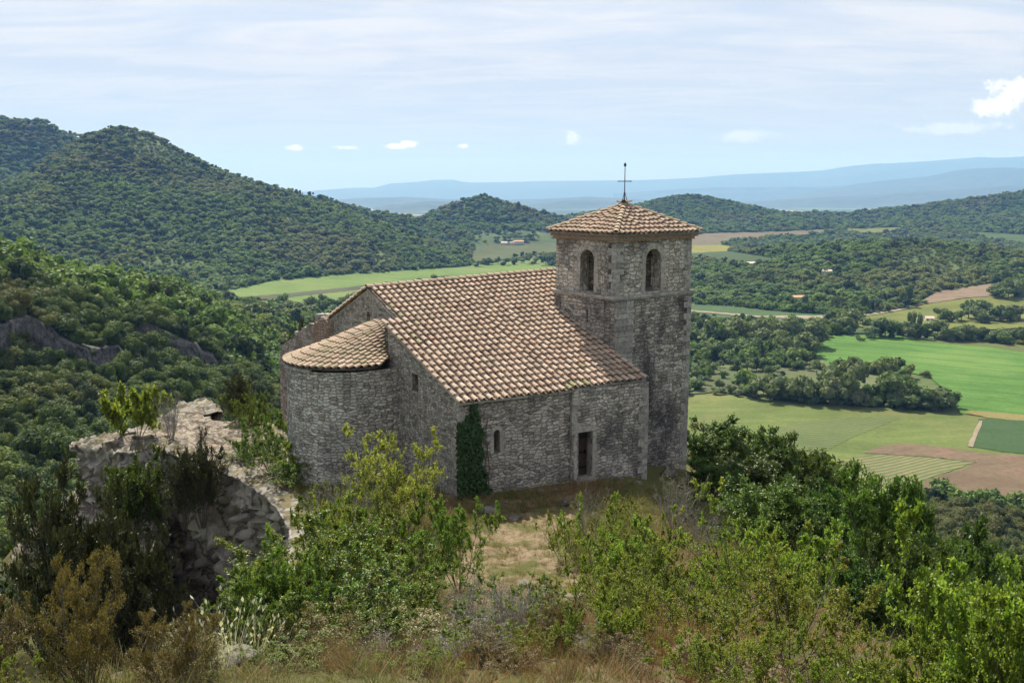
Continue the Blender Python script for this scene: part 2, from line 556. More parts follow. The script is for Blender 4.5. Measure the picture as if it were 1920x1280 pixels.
def ground_mat():
    m, t, out = new_mat('hilltop_ground')
    pos = t.n('ShaderNodeNewGeometry').outputs['Position']
    rk = t.n('ShaderNodeAttribute', attribute_name='rock').outputs['Fac']
    cl = t.n('ShaderNodeAttribute', attribute_name='clear').outputs['Fac']
    n = t.noise(pos, .9, 6, .65, .4)
    n2_ = t.noise(pos, 9.0, 6, .7)
    n3 = t.noise(pos, 40.0, 4, .7)
    green = t.mix(n2_, (.055, .066, .018), (.14, .135, .045))
    soil = t.mix(n2_, (.16, .115, .07), (.34, .26, .17))
    c = t.mix(t.step(t.math('ADD', n, t.math('MULTIPLY', cl, .14)), .52, .72), green, soil)
    c = t.mix(t.math('MULTIPLY', t.step(n3, .56, .66), .5), c, (.36, .30, .21))
    c = t.mix(t.math('MULTIPLY', t.step(t.noise(pos, 3.5, 5, .7), .48, .62), .6), c, (.10, .095, .04))
    lay = t.noise(t.vmath('MULTIPLY', pos, (.7, 1.6, 5)), 1.3, 7, .72, .5)
    rock = t.mix(t.step(lay, .40, .62), (.12, .10, .08), (.36, .315, .25))
    vc = t.n('ShaderNodeTexVoronoi', feature='DISTANCE_TO_EDGE', i_Vector=t.vmath('MULTIPLY', t.vmath('ADD', pos, t.vmath('MULTIPLY', t.n('ShaderNodeTexNoise', i_Vector=pos, i_Scale=1.2).outputs['Color'], (1.2, 1.2, 1.2))), (.55, .9, 1.2)), i_Scale=1.0).outputs['Distance']
    rock = t.mix(t.math('MULTIPLY', t.step(vc, .07, .01), .8), rock, (.06, .05, .04))
    rock = t.mix(t.math('MULTIPLY', t.step(n2_, .58, .72), .6), rock, (.16, .14, .11))
    rock = t.mix(t.math('MULTIPLY', t.step(n, .55, .68), .7), rock, (.30, .22, .15))
    c = t.mix(t.step(t.math('ADD', rk, t.math('MULTIPLY', n2_, .3)), .5, .8), c, rock)
    hg = t.math('ADD', n2_, t.math('ADD', t.math('MULTIPLY', n3, .5), t.math('MULTIPLY', lay, 1.0)))
    principled(t, out, c, .95, .1, hg, .9, .10)
    return m


def valley_mat(name, a, b, c3):
    m, t, out = new_mat(name)
    pos = t.n('ShaderNodeNewGeometry').outputs['Position']
    n = t.noise(pos, .006, 5, .6, .5)
    n2_ = t.noise(pos, .07, 5, .7)
    c = t.mix(t.step(n, .4, .6), a, b)
    c = t.mix(t.math('MULTIPLY', t.step(n2_, .45, .65), .6), c, c3)
    principled(t, out, c, .95, .1, n2_, .3, .5)
    return m


M['ground'] = ground_mat()
M['valley'] = valley_mat('valley_floor', (.050, .080, .026), (.085, .110, .038), (.035, .060, .020))


def plain_mat():
    m, t, out = new_mat('distant_plain')
    pos = t.n('ShaderNodeNewGeometry').outputs['Position']
    p2 = t.vmath('MULTIPLY', pos, (1, .55, 1))
    v = t.n('ShaderNodeTexVoronoi', voronoi_dimensions='2D', i_Vector=p2, i_Scale=.0016)
    r = t.n('ShaderNodeSeparateColor', i_0=v.outputs['Color'])
    c = t.ramp(r.outputs[0], [(0, (.03, .055, .02)), (.5, (.06, .09, .03)), (.72, (.12, .16, .05)), (.85, (.32, .25, .16)), (1, (.12, .17, .05))])
    n = t.noise(pos, .0004, 4, .6)
    c = t.mix(t.step(n, .42, .58), c, (.03, .05, .02))
    town = t.math('MULTIPLY', t.step(t.noise(pos, .012, 3, .8), .62, .66), t.step(t.noise(pos, .0003, 3, .6), .5, .6))
    c = t.mix(t.math('MULTIPLY', town, .8), c, (.6, .52, .45))
    principled(t, out, c, .95, .1)
    return m


M['plain'] = plain_mat()
M['mount'] = valley_mat('mountain_side', (.035, .055, .022), (.06, .07, .03), (.09, .085, .05))


def field_mat(name, a, b, rows=0.0, ang=0.0, rowcol=None, rowamt=.6, patch=None, patchamt=.5, tram=0.0):
    m, t, out = new_mat(name)
    pos = t.n('ShaderNodeNewGeometry').outputs['Position']
    rt = t.n('ShaderNodeMapping', i_Vector=pos, i_Rotation=(0, 0, R(ang))).outputs[0]
    st = t.vmath('MULTIPLY', rt, (.18, 2.2, 1))
    n = t.noise(st, .045, 6, .68, .3)
    f = t.noise(pos, .5, 5, .7)
    weed = t.noise(pos, .05, 6, .75, 1.0)
    c = t.mix(t.step(n, .35, .65), a, b)
    c = t.mix(t.math('MULTIPLY', t.step(weed, .50, .66), .45), c, tuple(min(1, x * k) for x, k in zip(b, (1.35, 1.1, 1.25))))
    c = t.mix(t.math('MULTIPLY', t.step(t.noise(pos, .016, 5, .7), .5, .62), .35), c, tuple(x * .62 for x in a))
    c = t.mix(t.math('MULTIPLY', t.step(f, .4, .7), .45), c, tuple(x * .55 for x in a))
    if patch:
        pn = t.noise(pos, .012, 4, .6, .6)
        c = t.mix(t.math('MULTIPLY', t.step(pn, .50, .68), patchamt), c, patch)
    if rows:
        y = t.n('ShaderNodeSeparateXYZ', i_0=t.vmath('ADD', rt, t.vmath('MULTIPLY', t.n('ShaderNodeTexNoise', i_Vector=pos, i_Scale=.02).outputs['Color'], (0, 4, 0)))).outputs[1]
        fr = t.math('PINGPONG', y, rows * .5)
        c = t.mix(t.math('MULTIPLY', t.step(fr, rows * .32, rows * .18), rowamt), c, rowcol)
    if tram:
        y = t.n('ShaderNodeSeparateXYZ', i_0=rt).outputs[1]
        fr = t.math('PINGPONG', y, tram * .5)
        c = t.mix(t.math('MULTIPLY', t.step(fr, 1.6, .5), .55), c, tuple(x * .5 for x in a))
    principled(t, out, c, .95, .08, f, .4, .3)
    return m


# ------------------------------------------------------------------ terrain function
ctrl = []
for l in ("-300,1280,85 0,1280,100 250,1280,100 -300,1000,150 0,1000,155 200,1000,150 350,1000,140 "
          "-300,850,200 0,850,205 200,850,200 350,850,200 -300,720,255 0,730,255 200,750,250 400,760,270 560,770,270 "
          "-300,600,330 0,610,325 200,660,305 400,690,335 520,700,380 -400,470,430 -200,478,430 0,500,430 100,515,440 200,534,450 "
          "300,552,465 400,572,490 480,598,520 550,626,560 620,640,640").split():
    a_, b_, c_ = (float(v) for v in l.split(','))
    ctrl.append(tuple(atr(a_, b_, c_)))
for px in (-600, -200, 100, 350):
    for rr, z in ((640, -72), (850, -92), (1100, -97), (1500, -97), (2600, -97), (4500, -150), (9000, -170), (30000, -175), (60000, -180)):
        a = math.atan((px - 960) / F)
        ctrl.append((rr * math.sin(a), rr * math.cos(a), z))
for px in (650, 900, 1200, 1500, 1800, 2200, 2700):
    for rr, z in ((420, -97), (600, -100), (850, -100), (1200, -100), (1800, -100), (2600, -100), (4500, -150), (9000, -170), (30000, -175), (60000, -180)):
        a = math.atan((px - 960) / F)
        ctrl.append((rr * math.sin(a), rr * math.cos(a), z))
for px, rows_ in ((900, ((70, -30), (100, -52), (160, -75), (250, -92))), (1200, ((75, -20), (110, -42), (170, -68), (250, -88))),
                  (1450, ((50, -12), (75, -24), (110, -40), (170, -64), (250, -86), (320, -98))),
                  (1700, ((30, -6), (60, -18), (100, -38), (165, -62), (250, -85), (330, -99))),
                  (2100, ((30, -10), (60, -24), (100, -42), (165, -64), (250, -86), (330, -99)))):
    for rr, z in rows_:
        a = math.atan((px - 960) / F)
        ctrl.append((rr * math.sin(a), rr * math.cos(a), z))
ctrl += [(-30, 15, -52), (-40, 40, -58), (-45, 75, -60), (-25, 95, -64), (-50, -20, -50), (-12, 80, -45), (0, -60, -20), (30, -40, -25),
         (0, 5, -20), (0, 30, -25), (200, -100, -90), (-200, -100, -60), (0, -400, -100), (-1500, -1500, -100), (1500, -1500, -100),
         (-12000, 0, -170), (12000, 0, -170)]
ctrl = np.array(ctrl)


def qmap(x, y):
    r = np.sqrt(x * x + y * y) + 1e-6
    k = np.log(r + 12) - 2.3
    return np.stack([x / r * k, y / r * k], -1)


_q = qmap(ctrl[:, 0], ctrl[:, 1])
_A = np.sqrt(((_q[:, None] - _q[None]) ** 2).sum(-1) + 1e-3)
_n = len(_q)
_K = np.zeros((_n + 1, _n + 1))
_K[:_n, :_n] = -_A
_K[:_n, _n] = 1
_K[_n, :_n] = 1
_w = np.linalg.solve(_K + np.diag([1e-4] * _n + [0]), np.append(ctrl[:, 2], 0))


def base_h(x, y):
    x = np.asarray(x, float)
    sh = x.shape
    q = qmap(x.ravel(), np.asarray(y, float).ravel())
    out = np.empty(len(q))
    for i in range(0, len(q), 60000):
        d = np.sqrt(((q[i:i + 60000, None] - _q[None]) ** 2).sum(-1) + 1e-3)
        out[i:i + 60000] = -d @ _w[:_n] + _w[_n]
    return out.reshape(sh)


def ridge(s, slope, rnd, amp=1.0):
    P = np.array([atr(*(float(v) for v in l.split(','))) for l in s.split()])
    P[:, 2] -= 10 if P[0, 1] < 2600 else 7      # tree height on the crest
    return P, slope, rnd, amp


RIDGES = [
    ridge("172,266,1790 200,236,1770 228,229,1750 262,240,1760 340,284,1800 450,327,1850 540,352,1900 620,369,1950 700,390,2000 800,404,2050 870,432,1900 905,468,1700", .38, 22),
    ridge("215,236,1750 150,292,1620 80,352,1480 0,408,1340 -90,455,1230", .42, 30),
    ridge("-300,300,2600 -150,240,2500 0,219,2400 70,223,2350 110,240,2350 150,262,2350 190,285,2350 300,330,2400", .5, 30),
    ridge("780,410,2200 820,400,2250 860,375,2300 900,362,2300 950,375,2300 1010,392,2350 1070,406,2400 1100,424,2300", .30, 20),
    ridge("1205,402,2500 1250,371,2700 1290,362,2800 1340,369,2800 1400,387,2750 1480,395,2900 1600,395,3000 1700,384,3000 1800,372,3050 1920,356,3100 2150,345,3200", .17, 40),
    ridge("1370,478,1500 1450,462,1450 1560,454,1400 1700,444,1350 1800,456,1350 1900,486,1300 2080,495,1300", .13, 120),
]
BANDS = [(-260, 232, 285, 10.0), (238, 412, 318, 8.0)]
PROM = np.array([(-9, -25), (-9, 3), (-6.6, 8), (-4.9, 11), (-4.8, 15), (-6, 20), (-7, 25), (-7.8, 30), (-9.4, 34), (-12.3, 38.3), (-15.5, 41.4), (-18.1, 42.8),
                 (-20, 43.3), (-22.8, 44.8), (-22.8, 47.3), (-20.4, 49), (-20.3, 53), (-21.6, 57), (-19.8, 57.8), (-17.3, 53), (-14.5, 52), (-14.5, 57), (-16, 62), (-11, 63),
                 (-5, 60), (0, 57), (8, 53), (12.5, 46), (11.5, 36), (9.5, 26), (8.5, 10), (10, -25)], float)


def poly_sd(x, y, P):
    """signed distance to polygon, negative inside"""
    x = np.asarray(x, float)
    y = np.asarray(y, float)
    d = np.full(x.shape, 1e9)
    ins = np.zeros(x.shape, bool)
    n = len(P)
    for i in range(n):
        ax, ay = P[i]
        bx, by = P[(i + 1) % n]
        ex, ey = bx - ax, by - ay
        t = np.clip(((x - ax) * ex + (y - ay) * ey) / (ex * ex + ey * ey), 0, 1)
        d = np.minimum(d, np.hypot(x - ax - t * ex, y - ay - t * ey))
        c = ((ay > y) != (by > y))
        xi = (bx - ax) * (y - ay) / np.where(by == ay, 1e-9, by - ay) + ax
        ins ^= c & (x < xi)
    return np.where(ins, -d, d)


def top_h(x, y):
    z = np.interp(y, [-30, 0, 4, 8, 14, 20, 26, 31, 36, 45, 60], [10.4, 9.8, 8.5, 6.7, 4.3, 2.0, .6, .05, -.1, -.6, -1.4])
    z = z - np.maximum(x - 4.6, 0) * .30 - np.maximum(x - 9, 0) * .2
    z = z - np.maximum(-x - 4, 0) * .05 * (y < 38) - np.clip((-x - 9) * .5, 0, 1) * .6 * (y > 38)
    return z


def top_noise(x, y):
    n = fbm(p3(x, y) * .35, 5, 3) * .45 + fbm(p3(x, y) * 1.6, 3, 9) * .10
    rk = rock_mask(x, y)
    # stepped limestone slabs
    u_ = x * .55 + y * .35
    lay = fbm(p3(x * .5 + 3, y * .5), 4, 21) * 2.6 + u_ * .35
    st = (np.floor(lay * 2) + np.clip((lay * 2 - np.floor(lay * 2)) * 3, 0, 1)) / 2 - lay
    chap = np.clip(poly_sd(x, y, np.array([(-3, 32), (6, 36), (10, 42), (4, 50), (-12, 50), (-12, 40)], float)) / 2, 0, 1)
    return n * (.25 + .75 * chap) + rk * (st * .9 + fbm(p3(x, y) * 2.2, 4, 31) * .22)


def rock_mask(x, y):
    P = np.array([(-9.6, 35.5), (-10.0, 37.5), (-17, 41), (-25, 43), (-26, 55), (-22, 61), (-17, 57), (-14.5, 50), (-10.5, 46)], float)
    m = np.clip(-poly_sd(x, y, P) / 1.2 + .6, 0, 1)
    P2 = np.array([(1.0, 20.2), (2.2, 20.4), (2.0, 22), (.6, 21.6)], float)
    return np.maximum(m, .6 * np.clip(-poly_sd(x, y, P2) / .4 + .4, 0, 1))


def height(x, y, near=True):
    x = np.asarray(x, float)
    y = np.asarray(y, float)
    b = base_h(x, y)
    r = np.hypot(x, y)
    h = b
    near_c = np.full(x.shape, 1e9)
    for P, slope, rnd, amp in RIDGES:
        best = np.full(x.shape, -1e9)
        for i in range(len(P) - 1):
            ex, ey = P[i + 1, 0] - P[i, 0], P[i + 1, 1] - P[i, 1]
            t = np.clip(((x - P[i, 0]) * ex + (y - P[i, 1]) * ey) / (ex * ex + ey * ey), 0, 1)
            d = np.hypot(x - P[i, 0] - t * ex, y - P[i, 1] - t * ey)
            near_c = np.minimum(near_c, d)
            z = P[i, 2] + t * (P[i + 1, 2] - P[i, 2]) - slope * (1.62 * np.minimum(np.sqrt(d * d + rnd * rnd) - rnd, 130) + .84 * np.maximum(np.sqrt(d * d + rnd * rnd) - rnd - 130, 0))
            best = np.maximum(best, z)
        k = 6.0
        m_ = np.maximum(h, best)
        h = m_ + k * np.log(np.exp((h - m_) / k) + np.exp((best - m_) / k)) - k * np.log(2) * np.exp(-np.abs(h - best) / k)
    for p0, p1, rb, hh in BANDS:
        px = 960 + F * x / np.maximum(y, 1)
        rbb = rb + 4 * np.sin(px * .035)
        win = np.clip((px - p0) / 22, 0, 1) * np.clip((p1 - px) / 22, 0, 1) * (y > 50)
        h = h + (hh * (.85 + .3 * np.sin(px * .021 + 1))) * win * np.clip((r - rbb) / 3 + .5, 0, 1) * np.exp(-np.maximum(r - rbb, 0) / 80)
    up = np.clip((h + 92) / 60, 0, 1) * np.clip((r - 150) / 300, 0, 1)
    nz = fbm(p3(x, y) / 330, 4, 5)
    up = up * np.clip(near_c / 170, .04, 1)
    h = h + up * (nz * 16 * np.clip((r - 600) / 600, .25, 1) - np.abs(fbm(p3(x, y) / 210, 3, 11)) * 22) + np.clip((r - 250) / 250, 0, 1) * fbm(p3(x, y) / 120, 3, 2) * 1.2
    if near:
        sel = (np.abs(x) < 110) & (y > -60) & (y < 150)
        if sel.any():
            xs, ys = x[sel], y[sel]
            sd = poly_sd(xs, ys, PROM)
            cl = np.clip((3 - xs) / 5, 0, 1) * np.clip((-2 - xs) / 6 + np.clip((52 - ys) / 4, 0, 1), 0, 1)      # cliff on the left side
            o = np.maximum(sd + 1.0 * cl, 0)
            drop = np.where(cl > .5, np.minimum(o * 40, 22) + o * .9, 0) * 1.0 + (1 - cl) * (np.maximum(sd, 0) * .50)
            nr = top_h(xs, ys) + top_noise(xs, ys) - drop
            # lower ledge at the foot of the left cliff, where the junipers root
            ww = np.clip((-.375 - xs / np.maximum(ys, 1)) / .03, 0, 1) * np.clip((ys - 25) / 2, 0, 1) * np.clip((50 - ys) / 3, 0, 1)
            led = np.where(sd > -.3, -3.6 - 1.0 * sd + fbm(p3(xs, ys) * .5, 3, 77) * 1.2 - np.maximum(sd - 8.5, 0) * 3, -60)
            nr = np.where(ww > .05, np.maximum(nr, led * ww - 26 * (1 - ww)), nr)
            h[sel] = np.maximum(h[sel], nr)
    return h


def hpt(x, y):
    return float(height(np.array([x]), np.array([y]))[0])


# ------------------------------------------------------------------ ground meshes
NX0, NX1, NY0, NY1 = -48.0, 46.0, -12.0, 78.0
gx = np.arange(NX0, NX1, .36)
gy = np.arange(NY0, NY1, .36)
GX, GY = np.meshgrid(gx, gy, indexing='ij')
GZ = height(GX, GY)
V = np.stack([GX, GY, GZ], -1).reshape(-1, 3)
clear = np.clip(-poly_sd(V[:, 0], V[:, 1], np.array([(-2.6, 21), (-1.5, 33), (3.5, 35.5), (2.4, 27), (2.6, 21.5), (1.6, 17), (4.5, 9), (1.0, 6), (-.6, 12)], float)) / 1.2 + .3, 0, 1)
me = mesh_data('hillside', V, grid_faces(len(gx), len(gy)), [M['ground']], smooth=True,
               attrs={'rock': rock_mask(V[:, 0], V[:, 1]), 'clear': clear})
tag(obj('hillside', me), kind='structure')


def near_h(x, y):
    """bilinear lookup in the hilltop grid"""
    fx = np.clip((np.asarray(x, float) - NX0) / .36, 0, len(gx) - 1.001)
    fy = np.clip((np.asarray(y, float) - NY0) / .36, 0, len(gy) - 1.001)
    i, j = np.floor(fx).astype(int), np.floor(fy).astype(int)
    a, b = fx - i, fy - j
    return (GZ[i, j] * (1 - a) + GZ[i + 1, j] * a) * (1 - b) + (GZ[i, j + 1] * (1 - a) + GZ[i + 1, j + 1] * a) * b


rs = np.exp(np.linspace(math.log(14), math.log(4200), 380))
rs = np.sort(np.concatenate([rs[(rs < 272) | (rs > 338)], np.arange(272, 338, .8)]))
azs = np.concatenate([np.radians(np.linspace(-180, -42, 50)[:-1]), np.radians(np.linspace(-42, 42, 520)), np.radians(np.linspace(42, 180, 50)[1:])])
RR, AA = np.meshgrid(rs, azs, indexing='ij')
X_, Y_ = RR * np.sin(AA), RR * np.cos(AA)
Z_ = height(X_, Y_)
ins = (X_ > NX0 + 2) & (X_ < NX1 - 2) & (Y_ > NY0 + 2) & (Y_ < NY1 - 2)
Z_ = Z_ - .25
fc = grid_faces(len(rs), len(azs))
keep = ~ins.ravel()[fc].all(1)
me = mesh_data('valley', np.stack([X_, Y_, Z_], -1).reshape(-1, 3), fc[keep][:, ::-1], [M['valley']], smooth=True)
tag(obj('valley', me), kind='structure')
rs2 = np.exp(np.linspace(math.log(4100), math.log(35500), 56))
az2 = np.radians(np.linspace(-180, 180, 200))
RR, AA = np.meshgrid(rs2, az2, indexing='ij')
X2, Y2 = RR * np.sin(AA), RR * np.cos(AA)
me = mesh_data('distant_plain', np.stack([X2, Y2, base_h(X2, Y2) - .5], -1).reshape(-1, 3), grid_faces(len(rs2), len(az2))[:, ::-1], [M['plain']], smooth=True)
tag(obj('distant_plain', me), kind='structure')


# distant mountain ranges, each its own relief with real width
def mountain(s, wid, seed, rough=.12):
    P = np.array([[float(v) for v in l.split(',')] for l in s.split()])
    t = np.linspace(0, 1, 260)
    tt = np.linspace(0, 1, len(P))
    px = np.interp(t, tt, P[:, 0])
    py = np.interp(t, tt, P[:, 1])
    rr = np.interp(t, tt, P[:, 2])
    a = np.arctan((px - 960) / F)
    ws = np.linspace(-1, 1, 41)
    vs = np.empty((260, 41, 3))
    for i in range(260):
        c = atr(px[i], py[i], rr[i])
        top = c[2]
        dx, dy = math.sin(a[i]), math.cos(a[i])
        for j, wv in enumerate(ws):
            k = 1 - abs(wv) ** 1.2
            x, y = c[0] + dx * wid * wv, c[1] + dy * wid * wv
            vs[i, j] = (x, y, -190 + (top + 190) * k)
    n = fbm(vs.reshape(-1, 3) * (1, 1, 0) / (wid * .45), 5, seed).reshape(260, 41)
    edge = np.clip(1 - np.abs(ws)[None] ** 1.2, 0, 1)
    vs[..., 2] += (vs[..., 2] + 190) * n * rough * np.clip(edge * 3, 0, 1) * np.clip(np.abs(ws)[None] * 6, .15, 1) * 2
    me = mesh_data('mountain_range', vs.reshape(-1, 3), grid_faces(260, 41), [M['mount']], smooth=True)
    tag(obj('mountain_range', me), kind='structure')


mountain("480,366,29000 560,360,29000 620,355,29000 660,352,29000 700,352,29000 730,344,29000 780,341,29000 815,337,29000 850,337,29000 868,341,29000 885,342,29000 960,341,29000 1040,339,29000 1100,338,29000 1200,337,29000 1300,333,29000 1380,327,29000 1460,324,29000 1540,319,29000 1590,311,29000 1640,306,29000 1740,302,29000 1800,297,29000 1835,294,29000 1870,296,29000 1930,293,29000 2100,288,29000", 5000, 1)
mountain("1450,372,19000 1540,356,19000 1600,346,19000 1660,337,19000 1740,330,19000 1790,318,19000 1830,314,19000 1880,314,19000 1930,316,19000 2100,312,19000", 3200, 2, .2)
mountain("600,378,15500 660,372,15500 760,369,15500 830,373,15500 900,374,15500 980,374,15500 1040,372,15500 1100,369,15500 1180,372,15500 1260,378,15500 1400,384,15500", 1300, 3, .2)
mountain("1150,362,22000 1250,356,22000 1330,352,22000 1420,350,22000 1500,352,22000 1600,349,22000 1700,352,22000 1800,358,22000", 1800, 6, .2)
mountain("1380,380,15000 1480,373,15000 1560,368,15000 1640,366,15000 1740,360,15000 1840,352,15000 1920,350,15000 2060,346,15000", 1500, 7, .22)
mountain("700,389,11500 740,383,11500 800,378,11500 860,379,11500 900,386,11500 960,388,11500", 700, 4, .2)
mountain("980,386,12500 1040,378,12500 1100,374,12500 1160,378,12500 1220,386,12500 1300,388,12500", 800, 5, .2)


# ------------------------------------------------------------------ terrain hit by pixel
_hr = np.exp(np.linspace(math.log(90), math.log(4000), 700))


def hit(px, py):
    d = ray(px, py)
    hd = math.hypot(d[0], d[1])
    x, y = d[0] / hd * _hr, d[1] / hd * _hr
    zr = H + d[2] / hd * _hr
    zt = height(x, y, False)
    k = np.where(zr < zt)[0]
    if len(k) == 0:
        return None
    i = k[0]
    if i == 0:
        return np.array([x[0], y[0], zt[0]])
    g0, g1 = zr[i - 1] - zt[i - 1], zr[i] - zt[i]
    t = g0 / (g0 - g1)
    return np.array([x[i - 1] + t * (x[i] - x[i - 1]), y[i - 1] + t * (y[i] - y[i - 1]), zt[i - 1] + t * (zt[i] - zt[i - 1])])


FIELDS_XY = []


def field(pxs, mat, lift, step, name='field', mask=True):
    pts = [tuple(float(v) for v in l.split(',')) for l in pxs.split()]
    W_ = []
    rj = random.Random(len(pts) * 31 + int(pts[0][0]))
    for i, p in enumerate(pts):                       # subdivide the outline and give it a slightly uneven edge
        q = pts[(i + 1) % len(pts)]
        n = max(1, int(math.hypot(q[0] - p[0], q[1] - p[1]) / 9))
        for k in range(n):
            e_ = min(1.1, .02 * max(p[1] - 420, 10)) * (k > 0)
            W_.append((p[0] + (q[0] - p[0]) * k / n + rj.uniform(-e_, e_) * 1.6, p[1] + (q[1] - p[1]) * k / n + rj.uniform(-e_, e_) * .55))
    P = []
    for a, b in W_:
        h_ = hit(a, b)
        if h_ is not None:
            P.append(h_[:2])
    P = np.array(P)
    if mask:
        FIELDS_XY.append(P)
    x0, y0 = P.min(0)
    x1, y1 = P.max(0)
    ax, ay = np.meshgrid(np.arange(x0, x1, step), np.arange(y0, y1, step))
    ax, ay = ax.ravel(), ay.ravel()
    sdv = poly_sd(ax, ay, P)
    ok = sdv < -step * .3
    pts2 = np.concatenate([P, np.stack([ax[ok], ay[ok]], -1)])
    n = len(P)
    res = delaunay_2d_cdt([Vector(p) for p in pts2], [(i, (i + 1) % n) for i in range(n)], [], 1, 1e-3)
    vx = np.array([[v.x, v.y] for v in res[0]])
    tri = np.array(res[2])
    z = height(vx[:, 0], vx[:, 1], False) + lift
    me = mesh_data(name, np.column_stack([vx, z]), tri, [mat], smooth=True)
    return tag(obj(name, me), kind='structure')


fm = field_mat
field("410,549 520,526 620,517 700,512 800,505 900,498 960,490 1058,484 1060,500 1010,511 900,520 800,530 720,538 660,550 640,562 600,568 540,570 500,562 440,560",
      fm('meadow', (0.088, 0.142, 0.036), (0.115, 0.168, 0.042), patch=(0.140, 0.160, 0.060)), .5, 22)
field("412,560 480,556 560,549 700,534 800,524 1000,508 1010,512 900,522 800,530 700,541 600,552 500,562 440,564", fm('stubble_strip', (0.056, 0.059, 0.036), (0.075, 0.075, 0.047), patch=(0.076, 0.092, 0.035)), .75, 18, mask=False)
field("886,470 935,454 990,452 1056,456 1058,472 1000,478 960,487 900,492 884,492", fm('pasture', (0.053, 0.073, 0.025), (0.075, 0.087, 0.035), patch=(0.089, 0.084, 0.042)), 1.2, 22)
field("1292,452 1300,440 1360,437 1420,436 1500,433 1565,430 1560,437 1440,446 1380,452 1340,462 1292,462", fm('plough_field', (0.119, 0.103, 0.062), (0.145, 0.119, 0.073), patch=(0.070, 0.095, 0.041)), 1.4, 26)
field("1292,462 1345,459 1372,463 1365,472 1292,476", fm('rape_field', (0.153, 0.148, 0.031), (0.166, 0.166, 0.037)), 1.4, 20)
field("1292,475 1366,472 1440,484 1462,492 1400,498 1340,490 1292,484", fm('far_green_field', (0.039, 0.065, 0.025), (0.053, 0.078, 0.030)), 1.2, 22)
field("1582,430 1690,427 1680,433 1640,440 1590,438", fm('far_lime_field', (0.103, 0.121, 0.033), (0.122, 0.135, 0.038)), 1.4, 25)
field("1800,434 1925,441 1990,445 1990,470 1925,466 1880,452 1830,444", fm('far_right_field', (0.048, 0.078, 0.025), (0.062, 0.095, 0.035)), 1.4, 25)
field("1285,572 1360,575 1430,582 1500,588 1560,592 1568,606 1500,612 1400,604 1285,596", fm('winter_wheat', (0.044, 0.082, 0.030), (0.058, 0.095, 0.039), patch=(0.076, 0.092, 0.039)), .7, 12)
field("1610,596 1700,580 1760,566 1860,556 1990,546 1990,618 1920,615 1800,622 1700,620 1640,618 1604,612", fm('lime_meadow', (0.112, 0.130, 0.033), (0.131, 0.143, 0.039), patch=(0.062, 0.086, 0.026)), .7, 12)
field("1757,548 1860,533 1868,556 1810,560 1760,568 1715,574", fm('bare_field', (0.155, 0.120, 0.080), (0.191, 0.144, 0.099)), 1.1, 14)
field("1526,668 1540,645 1562,630 1600,628 1660,628 1780,638 1990,655 1990,800 1850,782 1800,775 1785,745 1740,705 1640,690 1560,690",
      fm('wheat_field', (0.058, 0.130, 0.026), (0.085, 0.165, 0.036), patch=(0.130, 0.190, 0.050), ang=33, tram=26), .3, 9)
field("1700,640 1800,639 1990,630 1990,672 1850,650", fm('olive_strip', (0.080, 0.095, 0.031), (0.094, 0.109, 0.036)), .45, 10, mask=False)
field("1280,742 1340,737 1420,746 1500,757 1620,763 1700,768 1800,776 1860,784 1990,798 1990,950 1880,945 1780,935 1700,945 1500,960 1280,960",
      fm('fallow_field', (0.088, 0.118, 0.034), (0.118, 0.148, 0.044), patch=(0.170, 0.140, 0.070), patchamt=.4), .15, 8)
field("1280,742 1300,735 1330,690 1400,680 1480,684 1540,672 1560,692 1620,700 1700,722 1790,765 1700,764 1620,760 1500,754 1420,743 1340,735", fm('scrub_meadow', (0.096, 0.109, 0.050), (0.119, 0.131, 0.061), patch=(0.059, 0.077, 0.033), patchamt=.8), .3, 10, mask=False)
field("1410,830 1480,795 1560,784 1690,783 1660,796 1600,820 1540,850 1500,866 1400,870", fm('vineyard', (0.115, 0.130, 0.052), (0.135, 0.148, 0.060), 2.6, -24, (0.045, 0.082, 0.026), .8), .26, 8, mask=False)
field("1500,905 1530,880 1610,855 1650,852 1740,858 1830,867 1760,890 1720,905 1640,915 1540,930 1480,930", fm('young_vineyard', (0.155, 0.145, 0.075), (0.175, 0.160, 0.080), 3.0, -24, (0.052, 0.085, 0.028), .75), .26, 7, mask=False)
field("1620,850 1650,838 1690,832 1760,838 1850,851 1990,860 1990,925 1900,930 1800,928 1728,915 1736,900 1790,885 1832,868 1740,857", fm('tilled_field', (0.115, 0.085, 0.055), (0.145, 0.108, 0.070), patch=(0.085, 0.068, 0.045), ang=-24), .36, 7, mask=False)
field("1835,786 1880,784 1990,790 1990,857 1880,848 1818,838 1828,812", fm('dark_crop_field', (0.038, 0.071, 0.027), (0.046, 0.082, 0.032)), .36, 8, mask=False)
field("1800,772 1840,772 1990,785 1990,796 1850,784", fm('yellow_verge', (0.160, 0.143, 0.048), (0.178, 0.151, 0.066)), .42, 6, mask=False)
field("1296,583 1420,594 1560,594 1640,588 1700,578 1700,581 1640,592 1565,599 1500,600 1420,597 1296,586", fm('farm_track', (0.190, 0.170, 0.120), (0.240, 0.215, 0.160)), 1.2, 8, 'farm_track', mask=False)
field("1815,838 1826,808 1836,790 1842,790 1834,812 1824,840", fm('field_path', (0.190, 0.160, 0.110), (0.240, 0.200, 0.140)), .5, 4, 'field_path', mask=False)
#@@TREES

